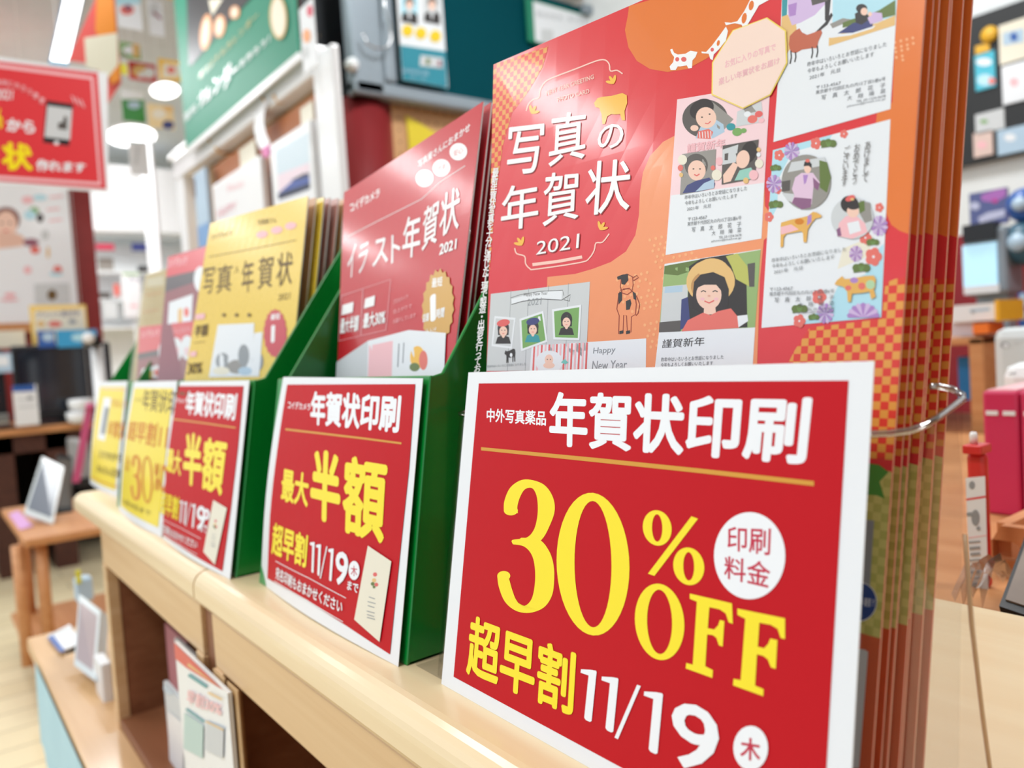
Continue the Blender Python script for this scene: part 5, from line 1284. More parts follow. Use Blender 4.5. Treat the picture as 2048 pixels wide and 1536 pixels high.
# far white wall unit with shelves
t = thing('white_display_unit', at(260, 700, 'y', 6.9), 'white wall display unit with shelves at the far end of the shop', 'display unit')
q0 = at(186, 380, 'y', 7.0); q1 = at(345, 690, 'y', 7.0)
box('back_board', q0.x - .2, q1.x + .3, 7.05, 7.1, 0, 1.9, WALLW, t)
box('canopy', q0.x - .2, q1.x + .1, 6.7, 7.05, at(0, 468, 'y', 7).z, at(0, 330, 'y', 7).z, WPL, t, .01)
for v in (545, 600, 655): z_ = at(250, v, 'y', 6.9).z; box('shelf', q0.x - .2, q1.x + .1, 6.8, 7.05, z_ - .015, z_, WPL, t, .003)
def far(name, label, cat, tl, br, m, y=6.78, prints=()): return pcard(name, label, cat, 'y', y, tl, br, m, prints, None, .03)
far('shelf_label', 'red label on the far white display unit', 'label', (192, 487), (229, 500), mat('label_red', (190, 50, 80), .5), y=6.69)
far('shelf_label', 'navy label on the far white display unit', 'label', (264, 486), (304, 502), NAVY, y=6.69)
for i, (tl, br, m, l) in enumerate((((196, 516), (228, 540), GB, 'grey camera bag on the far shelf under the red label'), ((276, 532), (310, 544), BLK, 'black camera on the far shelf under the navy label'), ((196, 585), (222, 596), GD, 'dark packet on the far middle shelf'), ((205, 600), (236, 636), LGREY, 'pale grey box on the far lower shelf'), ((228, 568), (240, 592), CORAL, 'small red box on the far middle shelf'))):
    far('shelf_goods', l, 'goods', tl, br, m, 6.8)
far('rate_poster', 'white poster with light green clip hanging at the far display unit', 'poster', (243, 546), (286, 634), WPL, 6.0, [('line', 'print', GREENP, [(245, 548), (284, 548)], 5), ('t', 'print', NAVY, 'プリント', [(256, 554), (290, 553), (290, 562), (256, 563)], .02), ('e', 'print', PINK, 268, 612, 8, 3)])
rp = at(264, 546, 'y', 6.0); o = tube('stand_rod', [(rp.x, 6.035, 0.004), (rp.x, 6.035, rp.z)], .008, WPL, None, 8); tag(o, 'thin white rod holding the far rate poster', 'rod')
o = lathe('rod_foot', (rp.x, 6.035, 0), [(.1, 0), (.1, .006), (.02, .01)], WPL, o)
t, s = panel('white_column', 'white square column left of the white photo rack', 'column', 'y', 5.2, (304, 262), (352, 900), .3, WPL, None, .005, 'shaft')

# ================================================================== white photo rack
RX = .80
ra = at(640, 90, 'x', RX); rb = at(352, 320, 'x', RX)
t = thing('photo_rack', (RX, (ra.y + rb.y) / 2, 0), 'white slatted rack with pegboard holding photo panels under the green header', 'rack')
ytop = at(690, 250, 'x', RX)
yA0 = at(674, 250, 'x', RX).y; yA1 = at(632, 250, 'x', RX).y
zA = at(655, 90, 'x', RX).z
box('post', RX, RX + .02, yA0, yA1, 0, zA, WPL, t, .006)
yB1 = at(349, 330, 'x', RX).y; yB0 = at(362, 330, 'x', RX).y
zB = at(352, 305, 'x', RX).z
box('post', RX, RX + .045, yB0, yB1, 0, zB, WPL, t, .006)
zb0 = at(626, 150, 'x', RX).z; zb1 = at(610, 112, 'x', RX).z
box('top_beam', RX - .004, RX + .05, yA1, yB1 + .01, zb0 - .0, zb1 + .02, WPL, t, .006)
box('beam_lip', RX - .02, RX - .004, yA1, yB1 + .01, zb1 + .015, zb1 + .03, WPL, t, .003)
PEG = mat('pegboard_tan', (200, 160, 112), .55, kind='noise', rgb2=(188, 146, 98))
box('pegboard', RX + .05, RX + .06, yA1, yB0, .2, zb1, PEG, t)
hz = at(560, 200, 'x', RX + .045).z
holes = bmesh.new()
for i in range(26):
    for j in range(5):
        y = yA1 + .05 + i * (yB0 - yA1 - .1) / 25; z = hz - .12 + j * .05
        bmesh.ops.create_circle(holes, cap_ends=True, segments=6, radius=.005, matrix=Matrix.Translation((RX + .0495, y, z)) @ Matrix.Rotation(math.pi / 2, 4, 'Y'))
o = frombm('peg_holes', holes, mat('hole_dark', (110, 74, 46), .7), t); o['kind'] = 'stuff'
BRS = mat('brass_hook', (214, 170, 110), .3, metal=.8)
for k, (u, v) in enumerate(((568, 208), (592, 206), (455, 288), (470, 306))):
    p = at(u, v, 'x', RX + .05)
    tube('peg_hook', [p, p + Vector((-.05, 0, -.004)), p + Vector((-.06, 0, .012))], .004, BRS, t, 8)
t, s = panel('copper_tray', 'copper coloured tray behind the photo panels on the rack', 'tray', 'x', RX + .03, (426, 345), (632, 235), .015, mat('tray_copper', (176, 104, 62), .45), None, .002, 'tray') if False else (None, None)
zt0 = at(430, 350, 'x', RX + .03).z
ztr = at(560, 240, 'x', RX + .03).z; zbr = at(560, 262, 'x', RX + .03).z
tt = thing('copper_ledge', (RX + .03, (yA1 + yB0) / 2, ztr), 'copper-brown ledge strip across the pegboard behind the photo panels', 'ledge')
box('ledge', RX + .028, RX + .049, yA1 + .002, at(428, 340, 'x', RX + .03).y, zbr - .25, ztr, mat('tray_copper', (184, 112, 66), .45), tt)
for k, (tl, br, l) in enumerate((((600, 218), (628, 250), 'small white price tag on the rack ledge by the right post'), ((478, 300), (512, 318), 'cream price tag on the rack ledge above the left white panel'))):
    pcard('price_tag', l, 'price tag', 'x', RX + .018, tl, br, CREAM, [], 'price tags on the rack ledge')
# white tape
t = thing('ribbon', at(525, 210, 'x', RX - .01), 'white ribbon with pink end hanging from the rack beam', 'ribbon')
def ribbon(pts, w_, m, nm):
    vs = []
    for u, v in pts:
        p = at(u, v, 'x', RX - .012); vs += [p + Vector((0, w_, 0)), p + Vector((0, -w_, 0)), p + Vector((.002, w_, 0)), p + Vector((.002, -w_, 0))]
    n_ = len(pts); fs = []
    for k in range(n_ - 1):
        a_, b_ = 4 * k, 4 * k + 4
        fs += [(a_, a_ + 1, b_ + 1, b_), (a_ + 2, b_ + 2, b_ + 3, a_ + 3), (a_, b_, b_ + 2, a_ + 2), (a_ + 1, a_ + 3, b_ + 3, b_ + 1)]
    raw(nm, vs, fs, m, t)
ribbon([(530, 205), (520, 225), (517, 250), (522, 275), (530, 293)], .035, W2, 'tape'); ribbon([(530, 293), (536, 312)], .03, mat('tape_pink', (216, 120, 176), .5), 'pink_end')
# photo panels
t, s = panel('picture_board', 'white panel with faint pink lettering standing on the rack, left one', 'photo panel', 'x', RX - .01, (424, 372), (536, 520), .02, WPL, 'photo panels on the rack', .003)
zz = s.c[3].z
a = Art(s, t, base=.0005, step=.0001); a.t('print', PINK, 'Photo', [(455, 372), (487, 358), (488, 372), (456, 386)], .0); a.t('print', mat('faint_rose', (226, 170, 180), .5), 'HAPPY', [(436, 418), (474, 402), (472, 420), (435, 438)], .01); a.done()
t, s = panel('picture_board', 'white panel with a blue sea and pink sky photograph on the rack, right one', 'photo panel', 'x', RX - .012, (538, 292), (634, 440), .02, WPL, 'photo panels on the rack', .003)
a = Art(s, t, base=.0005, step=.0001)
a.p('photograph', mat('sky_pale', (206, 222, 232), .4), [(550, 300), (618, 264), (620, 370), (560, 398)]); a.p('photograph', mat('sky_pink', (232, 214, 224), .4), [(556, 350), (619, 325), (620, 360), (558, 385)])
a.p('photograph', mat('sea_blue', (64, 88, 160), .4), [(556, 388), (590, 358), (605, 352), (619, 345), (620, 378), (558, 400)]); a.p('photograph', mat('sea_dark', (30, 40, 62), .4), [(580, 362), (608, 347), (619, 346), (619, 352), (600, 358)]); a.p('photograph', MATS['sea_dark'], [(557, 388), (620, 366), (621, 376), (559, 399)])
a.done()
t, s = panel('photo_strip', 'narrow panel with pale blue and dark pictures at the left post of the rack', 'photo panel', 'x', RX - .01, (386, 350), (424, 520), .015, PB, 'photo panels on the rack', .002)
a = Art(s, t, base=.0005, step=.0001); a.p('print', mat('figure_dark', (70, 40, 62), .5), [(378, 365), (390, 360), (392, 395), (380, 400)]); a.p('print', SKY, [(370, 385), (380, 382), (380, 420), (371, 420)]); a.p('print', mat('mid_blue', (120, 160, 205), .5), [(395, 455), (424, 440), (424, 520), (392, 520)]); a.done()
# green header
t, s = panel('green_header', 'green header banner with white lettering above the white rack', 'banner', 'x', RX - .03, (372, -330), (590, 112), .006, mat('banner_green', (16, 132, 104), .5), None, 0, 'board')
# header board bottom follows the rack; print a dark food picture above
for o in list(t.children): bpy.data.objects.remove(o)
HY0 = at(597, 102, 'x', RX - .03).y; HY1 = at(371, 280, 'x', RX - .03).y
hb = at(597, 104, 'x', RX - .03).z
hg0 = at(560, -38, 'x', RX - .03).z
htop = hb + .62
box('board', RX - .03, RX - .024, HY0, HY1, hb, htop, mat('banner_green'), t)
box('white_margin', RX - .031, RX - .0235, HY0, HY1, hb - .018, hb, WPL, t)
sh = Sheet((RX - .031, HY1, hb), (RX - .031, HY0, hb), (RX - .031, HY0, htop), (RX - .031, HY1, htop))
a = Art(sh, t, base=.0006, step=.0001); a.z = (330, 0, 3.4125)
DKF = mat('picture_black', (48, 50, 56), .4)
a.p('food_picture', DKF, [(140, -400), (1200, -2000), (900, -400), (575, 0), (440, 145), (180, 450), (160, 440)])
PCH = mat('food_peach', (240, 170, 120), .4)
for (x, y, rx, ry) in ((280, 220, 40, 125), (375, 180, 40, 78), (478, 85, 35, 45)): a.e('food_picture', PCH, x, y, rx, ry, rot=.1); a.e('food_picture', CREAM, x - 2, y, rx * .55, ry * .75, rot=.1)
a.p('food_picture', CREAM, [(300, 0), (400, -10), (325, 108)])
for ch, q in zip('カレンダー', ([(225, 650), (290, 590), (300, 680), (240, 740)], [(290, 600), (325, 560), (335, 650), (300, 690)], [(330, 540), (385, 500), (390, 600), (340, 650)], [(392, 470), (455, 420), (460, 560), (400, 620)], [(450, 490), (505, 450), (505, 470), (450, 510)])):
    a.t('lettering', WHT, ch, q, .03)
a.t('lettering', WHT, '写真で作る', [(135, 780), (215, 700), (220, 760), (140, 840)], .02)
a.t('lettering', WHT, 'を作ろう！', [(515, 420), (720, 235), (722, 285), (515, 470)], .02)
a.t('lettering', STRAW, 'オリジナルカレンダー', [(235, 500), (640, 70), (642, 120), (240, 550)], .0)
a.e('gold_seal', mat('seal_gold', (216, 178, 110), .4), 780, 120, 60, 150, rot=-.05); a.e('gold_seal', CREAM, 780, 120, 48, 132, rot=-.05)
a.done()
t, s = panel('tag_strip', 'narrow white tag with pink and orange spots by the top of the rack post', 'tag', 'x', RX - .05, (598, 20), (634, 128), .003, W2, None, 0, 'card')
a = Art(s, t, base=.0005, step=.0001); a.e('spots', mat('spot_pink', (220, 90, 110), .5), 620, 22, 6, 12); a.e('spots', PCH, 614, 72, 8, 14); a.e('spots', LGREY, 612, 105, 5, 12); a.done()

# ================================================================== teal board and metal frame
TY = 2.30
TEAL = mat('teal_board', (0, 70, 80), .6, spec=.06)
bl = at(690, 205, 'y', TY); 
x0 = at(700, 180, 'y', TY).x; x1 = at(1500, 100, 'y', TY).x
zb = at(756, 196, 'y', TY).z; ztp = at(780, 172, 'y', TY).z
t = thing('teal_board', ((x0 + x1) / 2, TY, zb), 'large dark teal board in a grey metal frame above the red wall', 'board')
xc = at(785, 150, 'y', TY).x
box('frame_rail', x0, x1, TY - .03, TY + .03, zb - .005, ztp, GPL, t, .012)
box('frame_post', x0, xc - .042, TY - .03, TY + .03, zb - .005, 2.2, GPL, t, .014)
box('frame_post', xc - .045, xc, TY - .035, TY + .02, ztp, 2.2, GPL, t, .01)
box('panel', xc - .01, x1, TY, TY + .02, ztp - .01, 2.2, TEAL, t)
p = at(727, 60, 'y', TY - .06)
pts = [at(u, v, 'y', TY - .06) for u, v in ((726, 66), (734, 88), (752, 97), (774, 95), (783, 80), (780, 50), (770, 20), (768, -30))]
o = tube('wire_hook', pts, .0035, STEEL, t, 8)
lathe('fixing_knob', at(703, 130, 'y', TY - .03), [(.006, -.02), (.02, -.015), (.022, 0), (.02, .01)], WPL, t, 14, 'y')
# black panel behind the rack post
t, s = panel('black_partition', 'black panel between the rack post and the grey metal frame', 'panel', 'y', 2.45, (600, -60), (700, 205), .02, mat('panel_black', (28, 32, 38), .4), None, 0, 'board')
# id photo strip
t, s = panel('photo_strip', 'long card with two portrait photos and yellow discs on the teal board', 'poster', 'y', TY - .045, (790, -60), (896, 176), .004, W2, None, 0, 'card')
a = Art(s, t, base=.0005, step=.0001); a.z = (512, 0, 3.0)
a.p('teal_foot', mat('strip_teal', (40, 140, 160), .45), [(832, 262), (1152, 312), (1148, 545), (838, 490)])
for cx, m in ((920, SKY), (1055, LGREY)):
    a.p('portrait', m, [(cx - 50, -60), (cx + 50, -50), (cx + 50, 110), (cx - 50, 100)]); a.e('portrait', HAIR, cx, 15, 28, 32); a.e('portrait', SKIN, cx, 32, 20, 30)
    a.p('portrait', INK, [(cx - 50, 130), (cx - 45, 85), (cx - 15, 68), (cx, 100), (cx + 15, 68), (cx + 48, 90), (cx + 50, 150)]); a.p('portrait', W2, [(cx - 12, 68), (cx + 12, 68), (cx, 125)])
for x, y in ((908, 185), (988, 200), (1075, 218)): a.e('yellow_discs', mat('disc_yellow', (240, 206, 30), .4), x, y, 34, 36)
a.p('print', LGREY, [(985, 332), (1120, 350), (1118, 412), (980, 395)]); a.e('print', OLIVE, 1030, 370, 14, 20); a.e('print', mat('wine'), 1100, 382, 12, 20)
a.t('print', PB, '証明写真', [(868, 410), (1035, 430), (1035, 455), (868, 435)], .0); a.t('print', PB, 'データ', [(925, 455), (1015, 465), (1015, 482), (925, 475)], .0)
a.done()
# notice in a green frame
t, s = panel('framed_notice', 'white notice in a green frame on the teal board behind the orange catalogue', 'notice', 'y', TY - .02, (1052, -6), (1420, 170), .012, mat('frame_green', (0, 128, 96), .4), None, .002, 'frame')
a = Art(s, t, base=.0005, step=.0001)
c = s.c
a.p('sheet', W2, [(.03, .04), (.97, .04), (.97, .95), (.03, .95)], st=True)
a.t('lettering', GREY, '受付の仕方、タイプチェックします', [(1072, 22), (1230, 48), (1230, 60), (1072, 34)], .0)
a.p('icons', LGREY, [(1082, 58), (1106, 60), (1106, 85), (1082, 84)]); a.e('icons', GREY, 1080, 92, 6, 6); a.e('icons', mat('wine'), 1076, 98, 3, 3); a.e('icons', GREY, 1142, 80, 10, 5); a.done()
t, s = panel('top_header', 'dark green header with yellow lettering at the top edge over the teal board', 'sign', 'y', TY - .06, (1130, -120), (1500, 16), .01, mat('header_dark_green', (6, 92, 90), .4), None, .002, 'board')
a = Art(s, t, base=.0005, step=.0001)
a.t('lettering', YEL, '仕上げます', [(1205, -30), (1330, -12), (1330, 24), (1205, 10)], .02); a.done()
t = thing('wall_strip', at(1250, 25, 'y', TY - .05), 'grey metal strip under the dark green header', 'rail')
q = at(1200, 16, 'y', TY - .05); box('strip', at(1150, 10, 'y', TY).x, x1, TY - .05, TY - .03, q.z - .03, q.z, GPL, t)
# red wall with pegboard beneath the teal board
o = struct('wall_left', x0 - .03, 2.4, TY + .06, TY + .12, 0, 2.3, RWALL) if False else None
t = thing('red_pillar', ((x0 + xc) / 2, TY + .1, 0), 'round red pillar between the white rack and the tan pegboard', 'pillar')
bm = bmesh.new(); r_ = (xc - x0) / 2 + .02
bm_tube(bm, [((x0 + xc) / 2 + .0, TY + .12, 0), ((x0 + xc) / 2, TY + .12, zb)], r_ + .02, 28)
frombm('shaft', bm, mat('pillar_crimson', (136, 36, 40), .4), t, True)
t = thing('tan_pegboard', at(900, 260, 'y', TY + .1), 'tan pegboard under the teal board with a yellow triangle before it', 'pegboard')
px0 = at(783, 260, 'y', TY + .036).x; pz1 = at(800, 212, 'y', TY + .10).z
box('board', px0, x1, TY + .036, TY + .05, .3, pz1, mat('peg_tan2', (214, 166, 116), .5), t)
hb_ = bmesh.new()
for i in range(24):
    for j in range(9):
        x = px0 + .03 + i * .038; z = pz1 - .025 - j * .04
        if i > 0 and j > 0 and False: continue
        bmesh.ops.create_circle(hb_, cap_ends=True, segments=8, radius=.004, matrix=Matrix.Translation((x, TY + .0355, z)) @ Matrix.Rotation(math.pi / 2, 4, 'X'))
o = frombm('peg_holes', hb_, mat('hole_dark'), t); o['kind'] = 'stuff'
t = thing('yellow_triangle', at(820, 300, 'y', TY + .05), 'yellow triangular flag on the tan pegboard', 'flag')
v3 = [at(u, v, 'y', TY + .028) for u, v in ((812, 230), (876, 268), (820, 312))]
raw('flag', v3 + [p + Vector((0, .003, 0)) for p in v3], [(0, 1, 2), (5, 4, 3), (0, 3, 4, 1), (1, 4, 5, 2), (2, 5, 3, 0)], mat('flag_yellow', (236, 214, 50), .45), t)
t = thing('back_partition', (1.9, TY + .17, 0), 'dark red partition standing behind the counter and teal board', 'partition')
box('partition', x0 - .05, 2.95, TY + .25, TY + .3, 0, 2.2, RWALL, t)

# ================================================================== right background
WX = 2.25
t = thing('side_partition', (WX, .8, 0), 'partition wall at right with red lower half and white upper half', 'partition')
zr = at(1985, 462, 'x', WX).z
box('red_lower', WX, WX + .05, -1.2, TY, 0, zr, RWALL, t); box('white_upper', WX, WX + .05, -1.2, TY, zr, 2.69, WALLW, t)
bz1 = at(1960, 31, 'x', WX - .02).z; bz0 = at(1944, 328, 'x', WX - .02).z
t = thing('black_board', (WX - .02, .8, bz0), 'black pinboard with photo cards at the upper right edge', 'board')
box('board', WX - .026, WX - .001, -.2, 2.0, bz0, bz1, mat('board_black', (30, 32, 34), .5), t)
def rc(name, label, cat, tl, br, m, prints=(), x=WX - .03, th=.004, group=None):
    return pcard(name, label, cat, 'x', x, tl, br, m, prints, group, th)
GRP = 'cards on the black board'
rc('pinned_card', 'cream card with a blue photo, top right on the black board', 'card', (1997, 52), (2062, 112), CREAM, [('p', 'print', PB, [(2006, 66), (2048, 56), (2048, 84), (2006, 92)]), ('e', 'print', BLUE, 2028, 74, 8, 9)], group=GRP)
rc('pinned_card', 'turquoise poster card on the black board', 'card', (1949, 112), (1991, 172), mat('card_turquoise', (80, 196, 220), .45), [('e', 'print', W2, 1968, 124, 16, 8), ('e', 'print', SKY, 1970, 160, 16, 12), ('e', 'print', CORAL, 1984, 162, 7, 7)], group=GRP)
rc('pinned_card', 'plain white card with a small grey figure on the black board', 'card', (2003, 134), (2062, 196), W2, [('e', 'print', PINK, 2028, 164, 9, 9)], group=GRP)
rc('pinned_card', 'small grey-white card at the left of the black board', 'card', (1950, 230), (2009, 256), LGREY, [('e', 'print', GREENP, 1968, 243, 8, 4)], group=GRP)
rc('pinned_card', 'small peach card at the bottom left of the black board', 'card', (1946, 268), (1986, 308), mat('card_peach', (226, 200, 190), .45), [('e', 'print', PINK, 1964, 290, 10, 8)], group=GRP)
rc('pinned_card', 'wide pale blue card at the bottom right of the black board', 'card', (1994, 262), (2070, 296), PB, [('e', 'print', W2, 2020, 275, 12, 8)], group=GRP)
p = at(1979, 69, 'x', WX - .03); o = lathe('yellow_disc', p, [(.001, -.004), (.02, -.004), (.02, 0), (.001, 0)], mat('disc_gold', (236, 182, 50), .45), None, 20, 'x'); tag(o, 'round yellow disc pinned on the black board', 'disc')
rc('yellow_label', 'yellow label strip under the round yellow disc', 'label', (1950, 93), (1979, 101), mat('disc_gold'))
rc('city_picture', 'blue night picture with pink blossoms above the kiosk screen', 'picture', (1938, 388), (2016, 445), mat('picture_indigo', (88, 98, 150), .4),
   [('p', 'print', mat('blossom', (176, 110, 190), .4), [(1962, 390), (1990, 380), (2012, 376), (2012, 392), (1990, 405), (1964, 402)]), ('p', 'print', mat('pale_indigo', (196, 200, 228), .4), [(1956, 436), (1975, 425), (2010, 418), (2010, 432), (1960, 446)]), ('e', 'print', mat('pale_indigo'), 1950, 412, 10, 8), ('e', 'print', mat('magenta', (200, 60, 150), .4), 1990, 402, 6, 4)], x=WX - .3, th=.01)
cp = at(1980, 420, 'x', WX - .3); tube('wall_bracket', [(WX - .29, cp.y, cp.z), (WX, cp.y, cp.z)], .008, GPL, [o_ for o_ in COL.objects if o_.name.startswith('city_picture')][0], 8)
# kiosk
t, s = panel('order_kiosk', 'grey kiosk monitor with a pale blue screen at the right edge', 'kiosk', 'x', WX - .5, (1925, 462), (2016, 588), .09, GPL, None, .01, 'housing')
xk = WX - .5
s2 = rect('x', xk - .002, (1925, 492), (1996, 576)); box('screen', xk - .004, xk + .001, s2.c[0].y, s2.c[1].y, s2.c[0].z, s2.c[2].z, mat('screen_lit', (176, 222, 244), .3, emit=.55), t)
s2 = rect('x', xk - .01, (1925, 452), (1990, 478)); box('card_slot', xk - .012, xk + .02, s2.c[0].y, s2.c[1].y, s2.c[0].z, s2.c[2].z, BLK, t)
s2 = rect('x', xk - .01, (1925, 574), (1996, 584)); box('screen_bar', xk - .005, xk, s2.c[0].y, s2.c[1].y, s2.c[0].z, s2.c[2].z, W2, t)
yc = (s.c[0].y + s.c[1].y) / 2; box('stand', xk + .03, xk + .07, yc - .03, yc + .03, .0, s.c[0].z + .01, GPL, t)
for k, (u, v, r, m, l) in enumerate(((2052, 410, .035, BLUE, 'blue round disc with pale middle at the right edge, upper one'), (2052, 486, .045, mat('globe_teal', (60, 100, 120), .4), 'dark teal globe cut by the right edge beside the kiosk'))):
    p = at(u, v, 'x', WX - .45)
    t = thing('round_ornament', p, l, 'ornament'); lathe('ball', p, [(r * math.sin(math.pi * j / 10) + .0005, -r * math.cos(math.pi * j / 10)) for j in range(11)], m, t, 20, 'x'); lathe('spot', p + Vector((-r, 0, 0)), [(.001, -.002), (r * .4, -.002), (r * .4, .006)], PB, t, 14, 'x')
    tube('holder_arm', [p, (WX, p.y, p.z)], .006, WPL, t, 8)
# shelf with goods under the kiosk
SX = 1.35
zs_ = at(1960, 674, 'x', SX).z
t = thing('wooden_shelf', (SX, .6, 0), 'wooden shelf stand behind the catalogue holder', 'shelf')
ya, yb = at(1966, 680, 'x', SX).y, at(1860, 700, 'x', SX).y
box('shelf_board', SX, SX + .3, ya, yb + .2, zs_ - .012, zs_, WOODO, t, .002); zs2 = at(1950, 868, 'x', SX).z; box('shelf_board', SX, SX + .3, ya, yb + .2, zs2 - .012, zs2, WOODO, t, .002)
box('post', SX, SX + .3, ya - .0, ya + .022, 0, zs_ - .001, WOODO, t, .002); box('post', SX, SX + .3, yb + .18, yb + .2, 0, zs_ - .001, WOODO, t, .002)
rc('white_carton', 'white carton with blue print on the wooden shelf stand', 'carton', (1900, 612), (1990, 640), W2, [('line', 'print', PB, [(1940, 622), (1980, 618)], 6), ('e', 'print', GREY, 1946, 624, 4, 3)], x=SX + .02, th=.12)
rc('yellow_holder', 'yellow upright end piece beside the white carton', 'holder', (1989, 600), (1999, 642), mat('end_yellow', (244, 184, 40), .45), x=SX + .01, th=.1)
rc('grey_carton', 'pale grey carton under the white carton on the shelf stand', 'carton', (1900, 642), (1948, 672), mat('carton_grey', (204, 196, 204), .5), x=SX + .03, th=.12)
rc('orange_block', 'small orange block beside the pale grey carton', 'block', (1945, 648), (1977, 667), mat('block_orange', (244, 124, 40), .4), x=SX + .0, th=.06)
rc('blue_booklet', 'bright blue booklet in the lower shelf behind the holder', 'booklet', (1915, 714), (1942, 800), mat('booklet_blue', (20, 116, 180), .45), x=SX + .05, th=.02)
rc('blue_white_box', 'blue and white box at the right edge above the white machine', 'box', (2036, 585), (2080, 652), BLUE, [('e', 'print', PB, 2046, 600, 8, 14), ('e', 'print', SKY, 2046, 630, 6, 10)], x=SX + .2, th=.05)
# white machine and pink binders on the back table
BT = H - .182
t = thing('back_table', (.95, .3, 0), 'pale table behind the counter carrying binders and a red box', 'table')
box('tabletop', .47, 1.32, -.9, .95, BT - .02, BT, WOODO, t, .003)
for (x, y) in ((.5, -.85), (1.28, -.85), (.5, .9), (1.28, .9)): box('leg', x - .02, x + .02, y - .02, y + .02, 0, BT - .02, WOODO, t)
def onb(name, label, cat, x, tl, br, th, m, prints=(), zb_=BT, bev=.003, part='body', group=None):
    s = rect('x', x, tl, br); s.c[0].z = s.c[1].z = zb_
    t = thing(name, (s.c[0] + s.c[1]) / 2, label, cat, group)
    box(part, x, x + th, s.c[0].y, s.c[1].y, zb_, s.c[2].z, m, t, bev)
    if prints:
        a = Art(Sheet(*s.c), t, base=.0005, step=.0001)
        for q in prints: getattr(a, q[0])(*q[1:])
        a.done()
    return t, s
MCH = mat('machine_grey', (206, 212, 214), .4, coat=.2)
onb('photo_printer', 'pale grey machine with a round badge behind the pink binders', 'machine', 1.05, (1981, 658), (2110, 760), .22, MCH,
    [('e', 'badge', GREY, 2010, 690, 9, 6), ('e', 'badge', W2, 2012, 691, 5, 4), ('line', 'badge', LGREY, [(2026, 686), (2040, 684)], 4)], bev=.012)
onb('white_case', 'rounded white case between the grey machine and pink binders', 'case', .93, (1996, 728), (2110, 800), .1, WPL, [('line', 'mark', GREY, [(2018, 748), (2032, 746)], 3)], bev=.015)
BND = mat('binder_pink', (206, 38, 92), .35, coat=.3); 
yb0 = at(1963, 785, 'x', .78).y; yb1 = at(2036, 785, 'x', .78).y; zbt = at(1963, 782, 'x', .78).z
for k in range(3):
    w_ = yb0 - yb1; y1_ = yb0 - k * (w_ + .001); 
    t = thing('pink_binder', (.8, y1_ - w_ / 2, BT), ['pink ring binder nearest the red box', 'second pink ring binder, cut by the right edge', 'third pink ring binder beyond the right edge'][k], 'binder', 'pink ring binders')
    box('cover', .78, 1.0, y1_ - w_, y1_, BT, zbt, BND, t, .003)
    box('pages', .785, .995, y1_ - w_ + .003, y1_ - .003, BT + .004, zbt + .001, PINK, t)
    for dy in (.25, .72): box('label_slot', .7785, .7805, y1_ - w_ * dy - .006, y1_ - w_ * dy + .004, zbt - .022, zbt - .018, W2, t)
# red and white box
t, s = onb('red_box', 'tall red box with white printed panel behind the holder', 'box', .56, (1930, 906), (1980, 1200), .008, mat('box_red', (214, 40, 40), .4, coat=.3))
a = Art(Sheet(*s.c), t, base=.0005, step=.0001)
a.p('white_panel', W2, [(1925, 955), (1972, 952), (1978, 1193), (1925, 1190)])
a.line('white_panel', SR, [(1925, 998), (1972, 993)], 4); a.line('white_panel', PINK, [(1925, 1074), (1975, 1070)], 2)
for (x, y, rx, ry) in ((1945, 970, 6, 8), (1952, 1035, 8, 16), (1945, 1028, 14, 4), (1958, 1056, 4, 4)): a.e('drawing', GREY, x, y, rx, ry)
for k in range(8): a.line('drawing', GREY, [(1938 + (k % 3) * 2, 1084 + k * 12), (1962, 1082 + k * 12)], 5 if k % 3 else 3)
a.done()
zr_ = s.c[2].z; box('flap', .555, .572, s.c[0].y, s.c[1].y, zr_, zr_ + .006, mat('box_red'), t, .001)
p = at(1950, 885, 'x', .6); lathe('bottle_cap', (.564, (s.c[0].y + s.c[1].y) / 2 + .002, zr_ + .006), [(.0025, 0), (.0025, .006), (.0018, .008)], WPL, t, 12)
# wooden tray
x = .60
zt_ = at(1992, 1050, 'x', x).z
y0_ = at(1985, 1100, 'x', x).y
t = thing('wooden_tray', (x, y0_ - .1, BT), 'wooden tray with an oval hand hole, at the right edge behind the counter', 'tray')
hh = zt_ - BT; 
# front wall with a real hand hole
hc = at(2003, 1100, 'x', x); hw, hv = .012, .007
bm = bmesh.new()
yy0, yy1 = y0_ - .30, y0_
N_ = 20; hole = [(hc.y + hw * math.copysign(abs(math.cos(a)) ** .6, math.cos(a)), hc.z + hv * math.copysign(abs(math.sin(a)) ** .6, math.sin(a))) for a in [2 * math.pi * k / N_ for k in range(N_)]]
def onrect(y, z):
    dy, dz_ = y - hc.y, z - hc.z
    k = min([((yy1 if dy > 0 else yy0) - hc.y) / dy if abs(dy) > 1e-9 else 1e9, ((zt_ if dz_ > 0 else BT) - hc.z) / dz_ if abs(dz_) > 1e-9 else 1e9])
    return (hc.y + dy * k, hc.z + dz_ * k)
out = [onrect(*q) for q in hole]
vs = [(x, *q) for q in hole] + [(x, *q) for q in out] + [(x + .009, *q) for q in hole] + [(x + .009, *q) for q in out]
fs = []
for k in range(N_):
    j = (k + 1) % N_
    fs += [(k, j, N_ + j, N_ + k), (2 * N_ + k, 3 * N_ + k, 3 * N_ + j, 2 * N_ + j), (k, 2 * N_ + k, 2 * N_ + j, j), (N_ + k, N_ + j, 3 * N_ + j, 3 * N_ + k)]
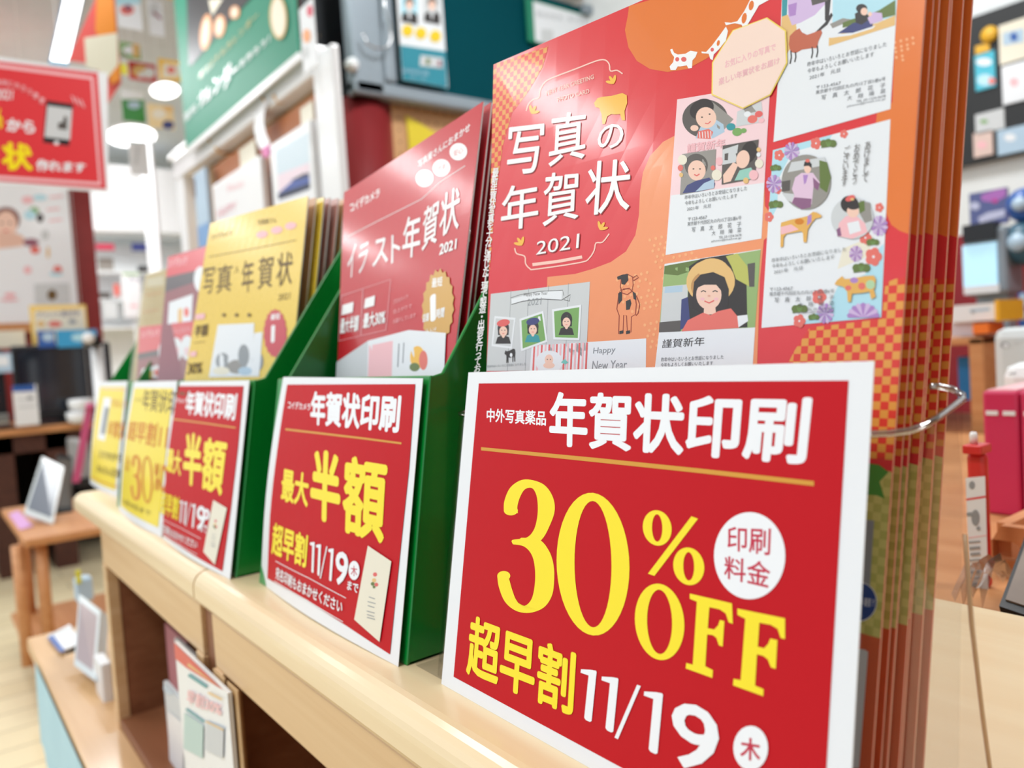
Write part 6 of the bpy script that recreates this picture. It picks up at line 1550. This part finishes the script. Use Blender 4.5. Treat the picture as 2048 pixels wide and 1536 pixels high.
TRY = mat('tray_wood', (214, 150, 104), .45, kind='wood', rgb2=(198, 132, 86))
raw('front_wall', vs, fs, TRY, t)
box('side_wall', x + .009, x + .18, y0_ - .009, y0_, BT, zt_, TRY, t); box('back_wall', x + .171, x + .18, yy0, y0_ - .009, BT, zt_, TRY, t); box('tray_floor', x + .009, x + .171, yy0, y0_ - .009, BT, BT + .006, TRY, t)
# dark frame leaning at the back edge of the counter
P = [(2062, 1085), (2140, 1095), (2075, 1245), (1992, 1212)]
yl_ = at(1996, 1212, 'z', CT)
q = [at(2058, 1050, 'x', .56), at(2200, 1060, 'x', .56), at(2110, 1250, 'x', .47), at(1998, 1212, 'x', .475)]
t = thing('slanted_picture', (q[2] + q[3]) / 2, 'black-edged slanted picture frame at the right edge behind the counter', 'photo frame')
nn = (q[1] - q[0]).cross(q[3] - q[0]).normalized(); nn = nn if nn.x < 0 else -nn
F = [(0, 1, 2, 3), (7, 6, 5, 4), (0, 4, 5, 1), (1, 5, 6, 2), (2, 6, 7, 3), (3, 7, 4, 0)]
raw('frame', q + [p_ - nn * .008 for p_ in q], F, BLK, t)
c = sum(q, Vector()) / 4; pin = [c + (p_ - c) * .86 + nn * .001 for p_ in q]
raw('picture', pin + [p_ - nn * .002 for p_ in pin], F, mat('picture_taupe', (150, 136, 124), .4, kind='noise', rgb2=(110, 92, 80)), t)
# crumpled clear wrap
t = thing('plastic_wrap', (.49, at(1965, 1205, 'x', .49).y, BT), 'crumpled clear wrapping at the foot of the red box', 'wrapping')
vs = []; fs = []
ya_, yb_ = at(1935, 1200, 'x', .5).y, at(1994, 1200, 'x', .5).y
random.seed(3)
for i in range(9):
    for j in range(4):
        vs.append((.480 + j * .018 + random.uniform(-.003, .003), ya_ + (yb_ - ya_) * i / 8, CT - .012 + (.012 if j in (1, 2) else 0) + random.uniform(0, .014)))
for i in range(8):
    for j in range(3): fs.append((i * 4 + j, i * 4 + 4 + j, i * 4 + 5 + j, i * 4 + 1 + j))
raw('film', vs, fs, clear('wrap_film', (.9, .88, .9), .4, .15, .8), t)
